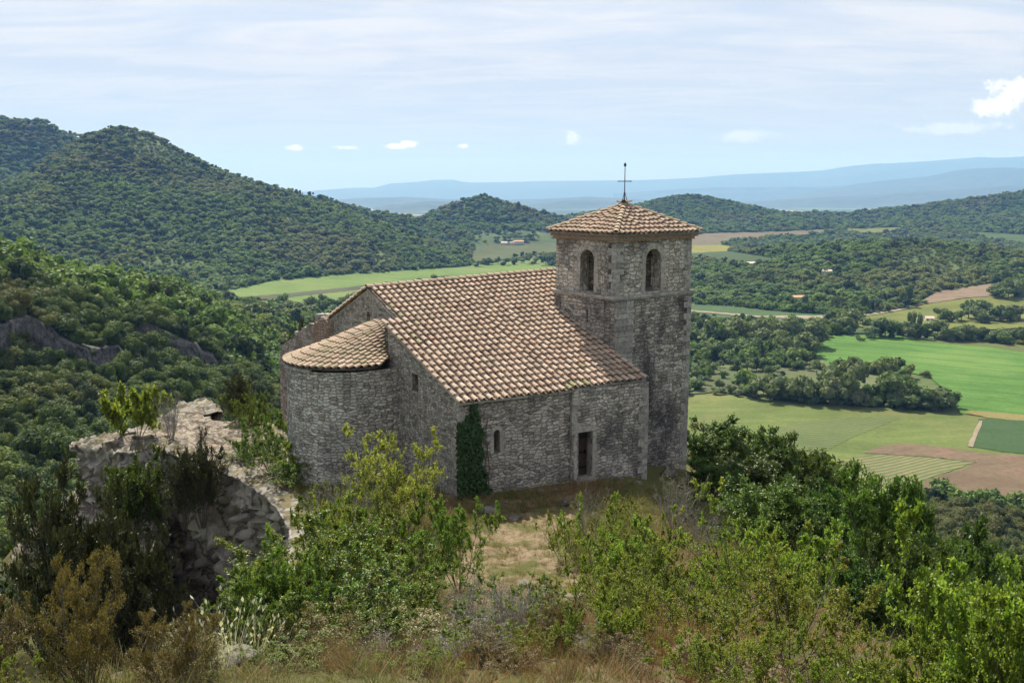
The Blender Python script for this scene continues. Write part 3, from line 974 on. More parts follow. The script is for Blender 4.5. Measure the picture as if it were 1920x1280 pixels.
# ================================================================== the chapel
s_ = udir(61)
u_ = udir(53)
v_ = udir(53 - 90)
P0 = atz(1074, 897, 0)
E0 = onp(857, 752, P0, s_)
E1 = onp(1213, 710, P0, s_)
G_ = E0 + u_ * .7
Rg = onp(688, 542, G_, v_)
Vs = onp(717, 607, E0, v_)
nR = np.cross(E1 - E0, Vs - E0)
nR /= np.linalg.norm(nR)
if nR[2] < 0:
    nR = -nR
Rw = onplane(1055, 508, E0, nR)
Tf = onplane(1151, 665, E0, nR)
Tr = onp(1296, 560, Tf, u_)
O = np.array([E0[0], E0[1], 0.0])


def W(a, b, z):
    """chapel coordinates: a along the ridge, b across, z up"""
    return O + u_ * a + v_ * b + np.array([0, 0, z])


def loc(P):
    d = np.asarray(P) - O
    return float(d @ u_), float(d @ v_), float(d[2])


aE1, bE1, zE1 = loc(E1)
_, bV, zV = loc(Vs)
aR, bR, zR = loc(Rg)
aRw, bRw, zRw = loc(Rw)
zE = E0[2]
AEND = aE1


def ridge_b(a):
    return bR + (bRw - bR) * (a - aR) / (aRw - aR)


def ridge_z(a):
    return zR + (zRw - zR) * (a - aR) / (aRw - aR)


def eave_b(a):
    return bE1 * a / aE1


def roof_pt(a, t):
    be, br = eave_b(a), ridge_b(a)
    return W(a, be + (br - be) * t, zE + (zE1 - zE) * a / aE1 + (ridge_z(a) - zE) * t)


BASE = W(4.4, 4, -.4)


class Geo:
    """collects faces of one part"""
    def __init__(s):
        s.V, s.F, s.U, s.R, s.Mo = [], [], [], [], []

    def add(s, V, Fc, uv=None, rnd=0.5, moss=0.0):
        n = len(s.V)
        s.V += [tuple(p) for p in V]
        s.F += [tuple(i + n for i in f) for f in Fc]
        s.U += [tuple(p) for p in (uv if uv is not None else [(0, 0)] * len(V))]
        s.R += [rnd] * len(V)
        s.Mo += [moss] * len(V)

    def build(s, name, mat, parent, base=None, smooth=False):
        top = parent
        while top.parent is not None:
            top = top.parent
        b = np.array(top.location if base is None else base)
        me = mesh_data(name, np.array(s.V) - b, s.F, [mat], uv=s.U, smooth=smooth, attrs={'rnd': s.R, 'moss': s.Mo})
        return obj(name, me, parent)


def box8(g, P, uvs=None, rnd=.5):
    """P: 8 corners, bottom 4 then top 4"""
    g.add(P, [(0, 3, 2, 1), (4, 5, 6, 7), (0, 1, 5, 4), (1, 2, 6, 5), (2, 3, 7, 6), (3, 0, 4, 7)], None, rnd)


def obox(g, c, ax, ay, az, hx, hy, hz, rnd=.5, jit=0.0):
    P = []
    for sz in (-1, 1):
        for sx, sy in ((-1, -1), (1, -1), (1, 1), (-1, 1)):
            p = c + ax * hx * sx + ay * hy * sy + az * hz * sz
            if jit:
                p = p + np.array([random.uniform(-jit, jit) for _ in range(3)])
            P.append(p)
    box8(g, P, rnd=rnd)


ZA = np.array([0, 0, 1.0])


def panel(g, org, d, outline, holes, th, nrm, u0=0.0):
    """wall slab: outline and holes are (s, z) loops; front face at org, body th deep behind it"""
    vs, ed = [], []

    def loop(L):
        n0 = len(vs)
        vs.extend(Vector(p) for p in L)
        ed.extend((n0 + i, n0 + (i + 1) % len(L)) for i in range(len(L)))
    loop(outline)
    for h in holes:
        loop(h)
    res = delaunay_2d_cdt(vs, ed, [], 1, 1e-5)
    pv = [(p.x, p.y) for p in res[0]]
    tris = []
    for t in res[2]:
        cx = sum(pv[i][0] for i in t) / 3
        cy = sum(pv[i][1] for i in t) / 3
        if any(poly_sd(np.array([cx]), np.array([cy]), np.array(h, float))[0] < 0 for h in holes):
            continue
        tris.append(t)

    def P(s, z, dep):
        return org + d * s + ZA * z - nrm * dep
    g.add([P(a, b, 0) for a, b in pv], tris, [(a + u0, b) for a, b in pv])
    g.add([P(a, b, th) for a, b in pv], [t[::-1] for t in tris], [(a + u0, b) for a, b in pv])
    for L in [outline] + list(holes):
        n = len(L)
        for i in range(n):
            a, b = L[i], L[(i + 1) % n]
            ln = math.hypot(b[0] - a[0], b[1] - a[1])
            along = a[0] + a[1]
            g.add([P(*a, 0), P(*b, 0), P(*b, th), P(*a, th)], [(0, 1, 2, 3)],
                  [(a[1], a[0]), (b[1] + (ln if a[1] == b[1] else 0), b[0]), (b[1] + (ln if a[1] == b[1] else 0), b[0] + th), (a[1], a[0] + th)])


def arch(sc_c, w_, z0, zs, n=9):
    """opening outline: width w_, sill z0, springing zs, round head"""
    L = [(sc_c - w_ / 2, z0), (sc_c + w_ / 2, z0)]
    for i in range(n):
        t = math.pi * i / (n - 1)
        L.append((sc_c + w_ / 2 * math.cos(t), zs + w_ / 2 * math.sin(t)))
    return L


def rect(s0, s1, z0, z1):
    return [(s0, z0), (s1, z0), (s1, z1), (s0, z1)]


def sz_on(px, py, org, d):
    P = onp(px, py, org, d)
    return float((P - org) @ d), float(P[2] - org[2])


rng = random.Random(7)
chapel = empty('chapel', BASE, 'stone hilltop chapel with tiled roof, round apse and square bell tower', 'chapel')

# --- south wall
OW = O - v_ * 0 + s_ * .0 + u_ * .08
OW = O + s_ * .10
DOOR = [sz_on(1077, 897, OW, s_), sz_on(1107, 805, OW, s_)]
WIN = [sz_on(925, 849, OW, s_), sz_on(938, 812, OW, s_)]
LS = float((E1 - O) @ s_) - .12
nS = np.array([s_[1], -s_[0], 0])
g = Geo()
seam = sz_on(1074, 760, OW, s_)[0]
d0, d1 = DOOR[0][0], DOOR[1][0]
OD = OW + nS * .16          # the wall right of the seam stands forward
hole_d = rect(d0, d1, 0.0, DOOR[1][1])
wc = (WIN[0][0] + WIN[1][0]) / 2
ww = .27
hole_w = arch(wc, ww, WIN[0][1], WIN[1][1] + .03)
ztop = zE - .10
panel(g, OW, s_, [(0, -2.2), (seam + .3, -2.4), (seam + .3, ztop), (0, ztop)], [hole_w], .8, nS)
south = g.build('south_wall', M['wall'], chapel)
g = Geo()     # thicker stretch of wall beside the tower, left of it the wall steps back
sm_ = seam - .12
panel(g, OD, s_, [(sm_, -2.4), (LS, -2.4), (LS, ztop - .02), (sm_, ztop - .02)], [hole_d], .8, nS)
g.build('south_wall', M['wall'], chapel)
g = Geo()
z = 1.9
k = 0
while z < zE - .5:
    hh = rng.uniform(.2, .32)
    a = .42 if k % 2 else .24
    obox(g, OD + s_ * (sm_ + a / 2 - .01) - nS * .07 + ZA * (z + hh / 2), s_, nS, ZA, a / 2, .085, hh / 2 - .008, jit=.008)
    z += hh
    k += 1
g.build('quoins', M['cut_dark'], chapel)
# door: leaf, frame and step
g = Geo()
dn = 6
dw = (d1 - d0)
for i in range(dn):
    c = OD + s_ * (d0 + dw * (i + .5) / dn) + ZA * (DOOR[1][1] / 2) - nS * .42
    obox(g, c, s_, nS, ZA, dw / dn / 2 - .006, .025, DOOR[1][1] / 2 - .01, jit=.004)
door = g.build('door', M['wood'], chapel)
g = Geo()
for zz_ in (.35, 1.0, 1.65):
    if zz_ > .4:
        g.build('door_ledge', M['iron'], door)
        g = Geo()
    obox(g, OD + s_ * (d0 + dw / 2) + ZA * zz_ - nS * .385, s_, nS, ZA, dw / 2 - .03, .02, .05, jit=.004)
g.build('door_ledge', M['iron'], door)
g = Geo()
obox(g, OD + s_ * (d0 + dw * .82) + ZA * 1.0 - nS * .33, s_, nS, ZA, .02, .04, .06)
g.build('door_handle', M['iron'], door)
g = Geo()
zz_ = 0.0
for side, x0 in ((-1, d0), (1, d1)):
    zz_ = 0.0
    while zz_ < DOOR[1][1] - .05:
        hh = min(rng.uniform(.22, .36), DOOR[1][1] - zz_)
        wd = rng.uniform(.12, .19) if side < 0 else rng.uniform(.16, .27)
        obox(g, OD + s_ * (x0 + side * wd / 2) + ZA * (zz_ + hh / 2) - nS * .17, s_, nS, ZA, wd / 2, .20, hh / 2 - .006, jit=.006)
        zz_ += hh
obox(g, OD + s_ * ((d0 + d1) / 2) + ZA * (DOOR[1][1] + .12) - nS * .15, s_, nS, ZA, dw / 2 + .17, .18, .115, jit=.008)
obox(g, OD + s_ * ((d0 + d1) / 2 - .04) + ZA * (-.05) + nS * .04, s_, nS, ZA, dw / 2 + .12, .24, .05, jit=.008)
g.build('door_frame', M['cut'], chapel)


def voussoirs(g, org, d, nrm, sc_c, w_, z0, zs, wid=.24, dep=.16, proud=.02, jambs=True, n=9):
    for i in range(n):
        t0, t1 = math.pi * i / n, math.pi * (i + 1) / n
        P = []
        for dd in (-dep, proud):
            for rr_, tt_ in ((w_ / 2, t0), (w_ / 2 + wid, t0), (w_ / 2 + wid, t1), (w_ / 2, t1)):
                e = .008 if tt_ == t0 else -.008
                P.append(org + d * (sc_c + rr_ * math.cos(tt_ + e)) + ZA * (zs + rr_ * math.sin(tt_ + e)) + nrm * dd)
        box8(g, P)
    if jambs:
        for sgn in (-1, 1):
            z = z0
            while z < zs - .03:
                hh = min(rng.uniform(.2, .34), zs - z)
                wd = wid * rng.uniform(.65, 1.25)
                obox(g, org + d * (sc_c + sgn * (w_ / 2 + wd / 2)) + ZA * (z + hh / 2) + nrm * (proud - dep) / 2, d, nrm, ZA, wd / 2, (dep + proud) / 2, hh / 2 - .006, jit=.005)
                z += hh


g = Geo()
voussoirs(g, OW, s_, nS, wc, ww, WIN[0][1], WIN[1][1] + .03, .17, .12, .012, n=5)
g.build('window_frame', M['cut_dark'], chapel)

# --- east gable: projecting lower wall beside the recessed apse wall
nG = -u_
OG = O + u_ * .10
g = Geo()
s0, z0 = sz_on(773, 731, OG, v_)
s1, z1 = sz_on(784, 703, OG, v_)
sl1 = (zV - zE) / (bV)
slit = [(s1, z0), (s0 - .04, z0), (s0 - .04, z1 - .18), (s0, z1 - .18), (s0, z1), (s1, z1)]
panel(g, OG, v_, [(-.02, -2.2), (bV, -2.0), (bV, zV - .10), (-.02, zE - .10)], [slit], .7, nG)
# return of the projecting wall
panel(g, W(.75, bV, 0), -u_, [(0, -2), (.65, -2), (.65, zV - .16), (0, zV - .16)], [], .3, v_)
low_g = g.build('lower_gable_wall', M['wall_gable'], chapel)
g = Geo()
OG2 = O + u_ * .78
bB = ridge_b(.78) + 3.9                    # back eave
zB = zR - 1.75
s0, z0 = sz_on(687, 601, OG2, v_)
s1, z1 = sz_on(694, 587, OG2, v_)
sc_c, zc_ = (s0 + s1) / 2, (z0 + z1) / 2
oval = [(sc_c + .17 * math.cos(t), zc_ + .27 * math.sin(t)) for t in np.linspace(0, 2 * math.pi, 13)[:-1]]
panel(g, OG2, v_, [(bV - .3, -2), (bB, -2), (bB, zB - .1), (bR, zR - .05), (bV - .3, zV - .02)], [oval], .6, nG)
up_g = g.build('upper_gable_wall', M['wall_gable'], chapel)
# back wall, west wall
aT0, bT0, _z0 = loc(Tf)
g = Geo()
L_ = aT0 + 4.8 - .8
panel(g, W(.8, bB, 0), u_, [(0, -3), (L_, -3), (L_, zB - .15), (0, zB - .15)], [], .6, v_)
g.build('north_wall', M['wall_gable'], chapel)
g = Geo()
panel(g, W(AEND - .12, 0, 0), v_, [(bE1 + .05, -3), (bT0 + .6, -3), (bT0 + .6, 4.3), (bE1 + .05, zE1 - .12)], [], .6, u_)
ae_ = aT0 + 4.7
panel(g, W(ae_, 0, 0), v_, [(bT0 + 3.9, -3), (bB, -3), (bB, zB - .15), (ridge_b(ae_), ridge_z(ae_) - .12), (bT0 + 3.9, 6.0)], [], .6, u_)
g.build('west_wall', M['wall'], chapel)

# quoins at the corners
g = Geo()
z = -.6
k = 0
while z < zE - .45:
    hh = rng.uniform(.2, .34)
    a, b = (.42, .24) if k % 2 else (.22, .4)
    c = OW + s_ * (a / 2 - .012) - nS * (b / 2 - .014) + ZA * (z + hh / 2)
    obox(g, c, s_, nS, ZA, a / 2, b / 2, hh / 2 - .008, jit=.01)
    z += hh
    k += 1
g.build('quoins', M['cut_dark'], chapel)
g = Geo()
z = -.8
while z < zE1 - .5:
    hh = rng.uniform(.2, .34)
    a, b = (.5, .24) if k % 2 else (.28, .4)
    c = OD + s_ * (LS - a / 2 + .012) - nS * (b / 2 - .014) + ZA * (z + hh / 2)
    obox(g, c, s_, nS, ZA, a / 2, b / 2, hh / 2 - .008, jit=.01)
    z += hh
    k += 1
g.build('quoins', M['cut_dark'], chapel)


# --- clay tiles
def tile(g, P, ex, ey, en, L, r0, r1, lift, up=True, segs=5, rnd=.5, moss=0.0):
    """one barrel tile: P lower middle point, ex across, ey up the slope, en normal"""
    V_ = []
    for k, (yy, rr_, lf) in enumerate(((0, r0, lift), (L, r1, 0))):
        for i in range(segs + 1):
            t = math.pi * i / segs
            sgn = 1 if up else -1
            V_.append(P + ex * (math.cos(t) * rr_) + ey * yy + en * (sgn * math.sin(t) * rr_ * (.85 if up else .6) + lf))
    n = segs + 1
    th = .018
    for i in range(segs + 1):                      # thickness at the lower lip
        t = math.pi * i / segs
        sgn = 1 if up else -1
        V_.append(P + ex * (math.cos(t) * (r0 - th)) + en * (sgn * math.sin(t) * (r0 - th) * (.85 if up else .6) + lift - .004))
    Fc = [(i, i + 1, n + i + 1, n + i) for i in range(segs)] + [(i, 2 * n + i, 2 * n + i + 1, i + 1) for i in range(segs)]
    g.add(V_, Fc, None, rnd, moss)


def tiled_strip(g, P0_, P1_, r, expo=.37, b0=0.0, b1=1.0, moss_fn=None, segs=5):
    """a column of cover tiles from eave point to ridge point"""
    d = P1_ - P0_
    L = np.linalg.norm(d)
    ey = d / L
    return ey, L


def lay_roof(g, fn, a0, a1, width, t0fn, t1fn, nrm, expo=.37, r=.115, moss_fn=None, seed=1):
    """fn(a, t) -> point; columns run from t0fn(a) to t1fn(a)"""
    rg = random.Random(seed)
    n = max(1, round((a1 - a0) / width))
    wdt = (a1 - a0) / n
    for i in range(n + 1):
        for kind in (0, 1):
            a = a0 + wdt * (i + (.5 if kind else 0))
            if a > a1 + .01:
                continue
            t0, t1 = t0fn(a), t1fn(a)
            if t1 - t0 < .02:
                continue
            A, B = fn(a, t0), fn(a, t1)
            L = np.linalg.norm(B - A)
            ey = (B - A) / L
            ex = np.cross(ey, nrm)
            ex /= np.linalg.norm(ex)
            en = np.cross(ex, ey)
            m = max(1, int(round(L / expo)))
            st = L / m
            for j in range(m):
                yj = j * st + rg.uniform(-.018, .018) * (j > 0) - (.04 if j == 0 else 0)
                jx = rg.uniform(-.014, .014)
                rot_ = rg.uniform(-.035, .035)
                ey2 = ey + ex * rot_
                ex2 = ex - ey * rot_
                P = A + ey * yj + ex * jx
                mo = moss_fn(a, j / m, rg) if moss_fn else 0.0
                if kind == 0:
                    tile(g, P + en * .05, ex2, ey2, en, st + .06, r, r * .80, .058 + rg.uniform(0, .022), True, segs=5, rnd=.14 + .86 * rg.random(), moss=mo)
                else:
                    tile(g, P + en * .085, ex2, ey2, en, st + .07, r * .98, r * .9, .02, False, segs=3, rnd=rg.uniform(.04, .135), moss=0)  # pan tile in the dark tones, shade between covers painted in with the dirt


random.seed(3)
aT_, bT_, _z = loc(Tf)
g = Geo()
tV = bV / ridge_b(0)
stepA = float((onp(1073, 726, OW, s_) - O) @ u_)


def t0f(a):
    return (-.022 if a < stepA else -.006) + .002 * math.sin(a * 3)


AFAR = aT_ + 4.87


def t0f2(a):
    if a <= AEND + .02:
        return t0f(a)
    be, br = eave_b(a), ridge_b(a)
    return (bT_ + 4.1 - .3 - be) / (br - be)


def t1f(a):
    return 1.0 if a > .72 else tV


def mossf(a, t, rg):
    e = 0
    if a < 1.2 and abs(t - .72) < .08 and rg.random() < .5:
        e = .8
    if stepA - .3 < a < stepA + .9 and t < .03:
        e = .9
    if rg.random() < .02:
        e = .5
    return e


lay_roof(g, roof_pt, .02, AFAR, .325, t0f2, t1f, nR, .41, .113, mossf, 5)
# back slope
nB = np.cross(u_, W(0, bB, zB) - W(0, bR, zR))
nB = nB / np.linalg.norm(nB)
if nB[2] < 0:
    nB = -nB
lay_roof(g, lambda a, t: W(a, bB + .2 + (ridge_b(a) - bB - .2) * t, zB - .1 + (ridge_z(a) - zB + .1) * t), .7, AFAR, .36, lambda a: 0, lambda a: 1, nB, .4, .125, None, 6)
roof = g.build('roof_tiles', M['tile'], chapel)
# deck under the tiles
g = Geo()
NA = 14
for i in range(NA):
    a, b = .02 + (AFAR - .04) * i / NA, .02 + (AFAR - .04) * (i + 1) / NA
    for lo, hi in ((t0f(a) + .004, tV), (tV, 1.0)):
        if b > AEND:
            if hi < 1:
                continue
            lo = t0f2(AEND + .5)
        if hi == 1.0 and a < .7:
            a2 = .76
        else:
            a2 = a
        P = [roof_pt(a2, lo), roof_pt(b, lo), roof_pt(b, hi), roof_pt(a2, hi)]
        box8(g, [p - ZA * .08 for p in P] + P)
    P = [W(max(a, .76), bB + .2, zB - .1), W(b, bB + .2, zB - .1), W(b, ridge_b(b), ridge_z(b)), W(max(a, .76), ridge_b(a), ridge_z(a))]
    box8(g, [p - ZA * .08 for p in P] + P)
g.build('roof_deck', M['cut_dark'], chapel)
# ridge tiles and verge mortar
g = Geo()
a = .66
while a < AFAR:
    P, Q = W(a, ridge_b(a), ridge_z(a) + .07), W(a + .42, ridge_b(a + .42), ridge_z(a + .42) + .07)
    ey = (Q - P) / np.linalg.norm(Q - P)
    ex = np.cross(ey, ZA)
    tile(g, P + ZA * rng.uniform(0, .02), ex, ey, ZA, .48, .15, .125, .03, True, 6, rng.uniform(.4, .9))
    a += .4
g.build('ridge_tiles', M['tile'], roof)
g = Geo()
for (A, B) in ((roof_pt(.03, -.01), roof_pt(.03, tV)), (roof_pt(.74, tV - .02), roof_pt(.74, 1.0))):
    L = np.linalg.norm(B - A)
    n = int(L / .35)
    ey = (B - A) / L
    for i in range(n):
        obox(g, A + ey * (i + .5) * L / n - nR * .005, ey, u_, nR, L / n / 2 - .01, .05, .035, jit=.012)
    g.build('verge_stones', M['cut'], roof)
    g = Geo()

# --- apse
tn_, ra_, st_, za_ = 4.5, 2.5, 1.8, 4.55
ca_ = tn_ + ra_                 # centre across
aG = .78
arc = []
for t in np.linspace(0, math.pi, 33):
    arc.append((aG - (st_ + ra_ * math.sin(t)), ca_ - ra_ * math.cos(t)))
arc = [(aG, ca_ - ra_)] + arc + [(aG, ca_ + ra_)]
g = Geo()
sd0 = 0.0
zb = -2.0
for i in range(len(arc) - 1):
    a, b = arc[i], arc[i + 1]
    ln = math.hypot(b[0] - a[0], b[1] - a[1])
    m = 6
    for j in range(m):
        z0, z1 = zb + (za_ - .12 - zb) * j / m, zb + (za_ - .12 - zb) * (j + 1) / m
        # slight batter
        def bt(p, z):
            k = 1 + .012 * (za_ - z) / 2
            return W(aG + (p[0] - aG) * k, ca_ + (p[1] - ca_) * k, z)
        g.add([bt(a, z0), bt(b, z0), bt(b, z1), bt(a, z1)], [(0, 3, 2, 1)], [(sd0, z0), (sd0 + ln, z0), (sd0 + ln, z1), (sd0, z1)])
    sd0 += ln
apse = g.build('apse_wall', M['wall_apse'], chapel, smooth=False)
# cornice stones under the apse eave
g = Geo()
for i in range(len(arc) - 1):
    a, b = np.array(arc[i]), np.array(arc[i + 1])
    mid = (a + b) / 2
    if mid[1] < bV + .15:
        continue
    d = (b - a) / np.linalg.norm(b - a)
    D3 = u_ * d[0] + v_ * d[1]
    N3 = np.cross(D3, ZA)
    c = W(mid[0], mid[1], za_ - .09) + N3 * 0
    if (W(mid[0], mid[1], 0) - W(aG, ca_, 0)) @ N3 < 0:
        N3 = -N3
    obox(g, c + N3 * .03, D3, N3, ZA, np.linalg.norm(b - a) / 2 + .02, .07, .06, jit=.006)
g.build('cornice', M['cut_dark'], apse)
g = Geo()
SLA = .36
rg = random.Random(11)
q0 = -ra_ + .06
# tile lines fan a little from the eave curve up to the gable wall
nq = 27
for i in range(nq + 1):
    ph = math.pi * (i + .0) / nq
    for kind in (0, 1):
        ph2 = ph + (math.pi / nq * .5 if kind else 0)
        if ph2 > math.pi:
            continue
        cq = -math.cos(ph2)
        ae, be = aG - (st_ + (ra_ + .14) * math.sin(ph2)), ca_ + (ra_ + .14) * cq
        bt_ = ca_ + ra_ * cq * .42
        hgt = zE * 0 + za_ + SLA * (st_ * (.35 + .65 * math.sin(ph2)) + ra_ * math.sin(ph2)) + .02
        A, B = W(ae, be, za_), W(aG - .02, bt_, hgt)
        L = np.linalg.norm(B - A)
        ey = (B - A) / L
        ex = np.cross(ey, ZA)
        ex /= np.linalg.norm(ex)
        en = np.cross(ex, ey)
        m = max(2, round(L / .43))
        s1_ = L / m
        for j in range(m):
            fr = 1 - .45 * j / m
            mo = .9 if rg.random() < .35 else .15
            if kind == 0:
                tile(g, A + ey * (j * s1_ + rg.uniform(-.02, .02)) + en * .05, ex, ey, en, s1_ + .07, .115 * max(fr, .62), .10 * max(fr, .6), .05, True, 5, .14 + .86 * rg.random(), mo * .6)
            else:
                tile(g, A + ey * (j * s1_) + en * .08, ex, ey, en, s1_ + .07, .12 * fr, .11 * fr, .02, False, 3, rg.uniform(.04, .135), 0)  # dark pan tile, its colour holds dirt and painted channel shade
ar = g.build('apse_roof', M['tile'], chapel)
g = Geo()
N = 24
rows = []
for i in range(N + 1):
    ph2 = math.pi * i / N
    cq = -math.cos(ph2)
    rows.append((W(aG - (st_ + (ra_ + .10) * math.sin(ph2)), ca_ + (ra_ + .10) * cq, za_ - .01),
                 W(aG, ca_ + ra_ * cq * .42, za_ + SLA * (st_ * (.35 + .65 * math.sin(ph2)) + ra_ * math.sin(ph2)))))
for i in range(N):
    (a, b), (c, d) = rows[i], rows[i + 1]
    g.add([a, c, d, b], [(0, 1, 2, 3)])
    f = W(aG, ca_, za_ - .02)
    g.add([a, c, f], [(0, 2, 1)])
g.add([rows[0][0], rows[0][1], W(aG, ca_, za_)], [(0, 1, 2)])
g.add([rows[-1][0], rows[-1][1], W(aG, ca_, za_)], [(0, 1, 2)])
g.build('roof_bed', M['cut_dark'], ar)

# --- bell tower
aT, bT, _ = loc(Tf)
uL = loc(Tr)[0] - aT
vL = 4.1
ZB = 7.08
ZT = 9.66
tw = Geo()
tower_lo = Geo()
oF = W(aT, bT, 0)
slitp = [sz_on(1101, 604, oF, v_), sz_on(1104.5, 580, oF, v_)]
s_lo = slitp[0][0]
panel(tower_lo, oF, u_, rect(0, uL, -3.2, ZB), [], .7, -v_, 3.1)
panel(tower_lo, oF, v_, rect(.001, vL, -3.0, ZB), [rect(s_lo - .06, s_lo + .06, slitp[0][1], slitp[1][1])], .7, -u_, 9.7)
panel(tower_lo, W(aT + uL, bT, 0), v_, rect(.002, vL, -3.4, ZB), [], .7, u_, 17.7)
panel(tower_lo, W(aT, bT + vL, 0), u_, rect(.002, uL - .002, -3.0, ZB), [], .7, v_, 27.7)
tower = tower_lo.build('tower_wall', M['wall_tower'], chapel)
# belfry
g = Geo()
INS = .05
ob = W(aT + INS, bT + INS, 0)
aw = .98
z_s = ZB + .12
z_k = ZB + 1.55
aR1 = sz_on(1225, 500, ob, u_)[0]
aL1 = sz_on(1101, 500, ob, v_)[0]
uB, vB = uL - 2 * INS, vL - 2 * INS
TH = .5
panel(g, ob, u_, rect(0, uB, ZB, ZT), [arch(aR1, aw, z_s, z_k)], TH, -v_, 1.3)
panel(g, ob, v_, rect(.001, vB, ZB, ZT), [arch(aL1, aw * .95, z_s, z_k)], TH, -u_, 8.3)
panel(g, W(aT + uL - INS, bT + INS, 0), v_, rect(.001, vB, ZB, ZT), [arch(1.55, aw, z_s, z_k)], TH, u_, 15.3)
panel(g, W(aT + INS, bT + vL - INS, 0), u_, rect(.001, uB - .001, ZB, ZT), [arch(aR1 + .35, aw * 1.05, z_s, z_k)], TH, v_, 23)
belfry = g.build('belfry_wall', M['wall_belfry'], chapel)
g = Geo()
box8(g, [W(aT + .4, bT + .4, ZB - .1), W(aT + uL - .4, bT + .4, ZB - .1), W(aT + uL - .4, bT + vL - .4, ZB - .1), W(aT + .4, bT + vL - .4, ZB - .1),
         W(aT + .4, bT + .4, ZB + .06), W(aT + uL - .4, bT + .4, ZB + .06), W(aT + uL - .4, bT + vL - .4, ZB + .06), W(aT + .4, bT + vL - .4, ZB + .06)])
g.build('belfry_floor', M['cut_dark'], belfry)
g = Geo()
voussoirs(g, ob, u_, -v_, aR1, aw, z_s, z_k, .27, .14, .02, True, 11)
g.build('arch_stones', M['cut'], belfry)
g = Geo()
voussoirs(g, ob, v_, -u_, aL1, aw * .95, z_s, z_k, .25, .14, .02, True, 11)
g.build('arch_stones', M['cut'], belfry)
g = Geo()
voussoirs(g, W(aT + uL - INS, bT + INS, 0), v_, u_, 1.55, aw, z_s, z_k, .25, .14, .02, True, 11)
g.build('arch_stones', M['cut'], belfry)
# beam across the belfry
g = Geo()
c = W(aT + uL / 2 + .1, bT + vL / 2, ZB + 1.62)
obox(g, c, u_, v_, ZA, uL / 2 - .55, .10, .11, jit=.01)
g.build('bell_beam', M['wood'], belfry)
# string course
g = Geo()


def ring(g, e, z0, z1, piece=.55, jit=.008, e2=None):
    e2 = e if e2 is None else e2
    cs = [(aT, bT), (aT + uL, bT), (aT + uL, bT + vL), (aT, bT + vL)]
    for i in range(4):
        A, B = np.array(cs[i]), np.array(cs[(i + 1) % 4])
        d = (B - A) / np.linalg.norm(B - A)
        nn = np.array([d[1], -d[0]])
        A = A - d * e * (1 if i % 2 == 0 else -.0)
        B = B + d * e * (1 if i % 2 == 0 else -.0)
        L = np.linalg.norm(B - A)
        k = max(1, round(L / piece))
        D3, N3 = u_ * d[0] + v_ * d[1], u_ * nn[0] + v_ * nn[1]
        for j in range(k):
            p = A + d * L * (j + .5) / k
            obox(g, W(p[0], p[1], (z0 + z1) / 2) + N3 * (e / 2 - .05), D3, N3, ZA, L / k / 2 - .003, e / 2 + .05, (z1 - z0) / 2, jit=jit)


ring(g, .10, ZB - .06, ZB + .05)
ring(g, .06, ZB - .13, ZB - .062, .7)
g.build('string_course', M['cut_dark'], tower)
# corner pilaster with pale quoins
g = Geo()
z = -2.4
k = 0
while z < ZB - .16:
    hh = min(rng.uniform(.2, .33), ZB - .16 - z)
    if z > 3.4:
        for (x0, x1, mt) in ((0, .6, 0), (.6, 1.02, 1)):
            if k % 2 and mt == 0:
                x1 = .68
            obox(g, W(aT + (x0 + x1) / 2, bT - .03, z + hh / 2), u_, v_, ZA, (x1 - x0) / 2 - .006, .09, hh / 2 - .006, jit=.008)
    z += hh
    k += 1
g.build('pilaster', M['quoin'], tower)
g = Geo()
for (ca, cb, sa, sb) in ((aT + uL, bT, -1, 1),):
    z = -2.4
    k = 0
    while z < ZB - .16:
        hh = min(rng.uniform(.2, .33), ZB - .16 - z)
        a, b = (.5, .26) if k % 2 else (.28, .45)
        obox(g, W(ca + sa * (a / 2 - .012), cb + sb * (b / 2 - .012), z + hh / 2), u_, v_, ZA, a / 2, b / 2, hh / 2 - .006, jit=.008)
        z += hh
        k += 1
for (ca, cb, sa, sb) in ((aT + INS, bT + INS, 1, 1), (aT + uL - INS, bT + INS, -1, 1)):
    g.build('quoins', M['quoin'], tower)
    g = Geo()
    z = ZB + .06
    k = 0
    while z < ZT - .05:
        hh = min(rng.uniform(.2, .33), ZT - z)
        a, b = (.5, .26) if k % 2 else (.28, .45)
        obox(g, W(ca + sa * (a / 2 - .012), cb + sb * (b / 2 - .012), z + hh / 2), u_, v_, ZA, a / 2, b / 2, hh / 2 - .006, jit=.008)
        z += hh
        k += 1
g.build('quoins', M['quoin'], tower)
# corbelled tile eaves (three rows stepping out)
EO = .22
g = Geo()
for k, (e, z0, z1) in enumerate(((.06, ZT - .13, ZT - .06), (.16, ZT + .0, ZT + .08))):
    ring(g, e, z1 - .03, z1 + .012, .33, .004)
    cs = [(aT, bT), (aT + uL, bT), (aT + uL, bT + vL), (aT, bT + vL)]
    for i in range(4):
        A, B = np.array(cs[i]), np.array(cs[(i + 1) % 4])
        d = (B - A) / np.linalg.norm(B - A)
        nn = np.array([d[1], -d[0]])
        L = np.linalg.norm(B - A) + 2 * e
        D3, N3 = u_ * d[0] + v_ * d[1], u_ * nn[0] + v_ * nn[1]
        m = round(L / .24)
        for j in range(m):
            p = A - d * e + d * L * (j + .5) / m
            P = W(p[0], p[1], z0 - .04) + N3 * (e + .02)
            tile(g, P, D3, -N3, ZA, .4, .105, .105, 0, True, 5, rng.uniform(.5, 1))
g.build('corbel_tiles', M['tile'], tower)
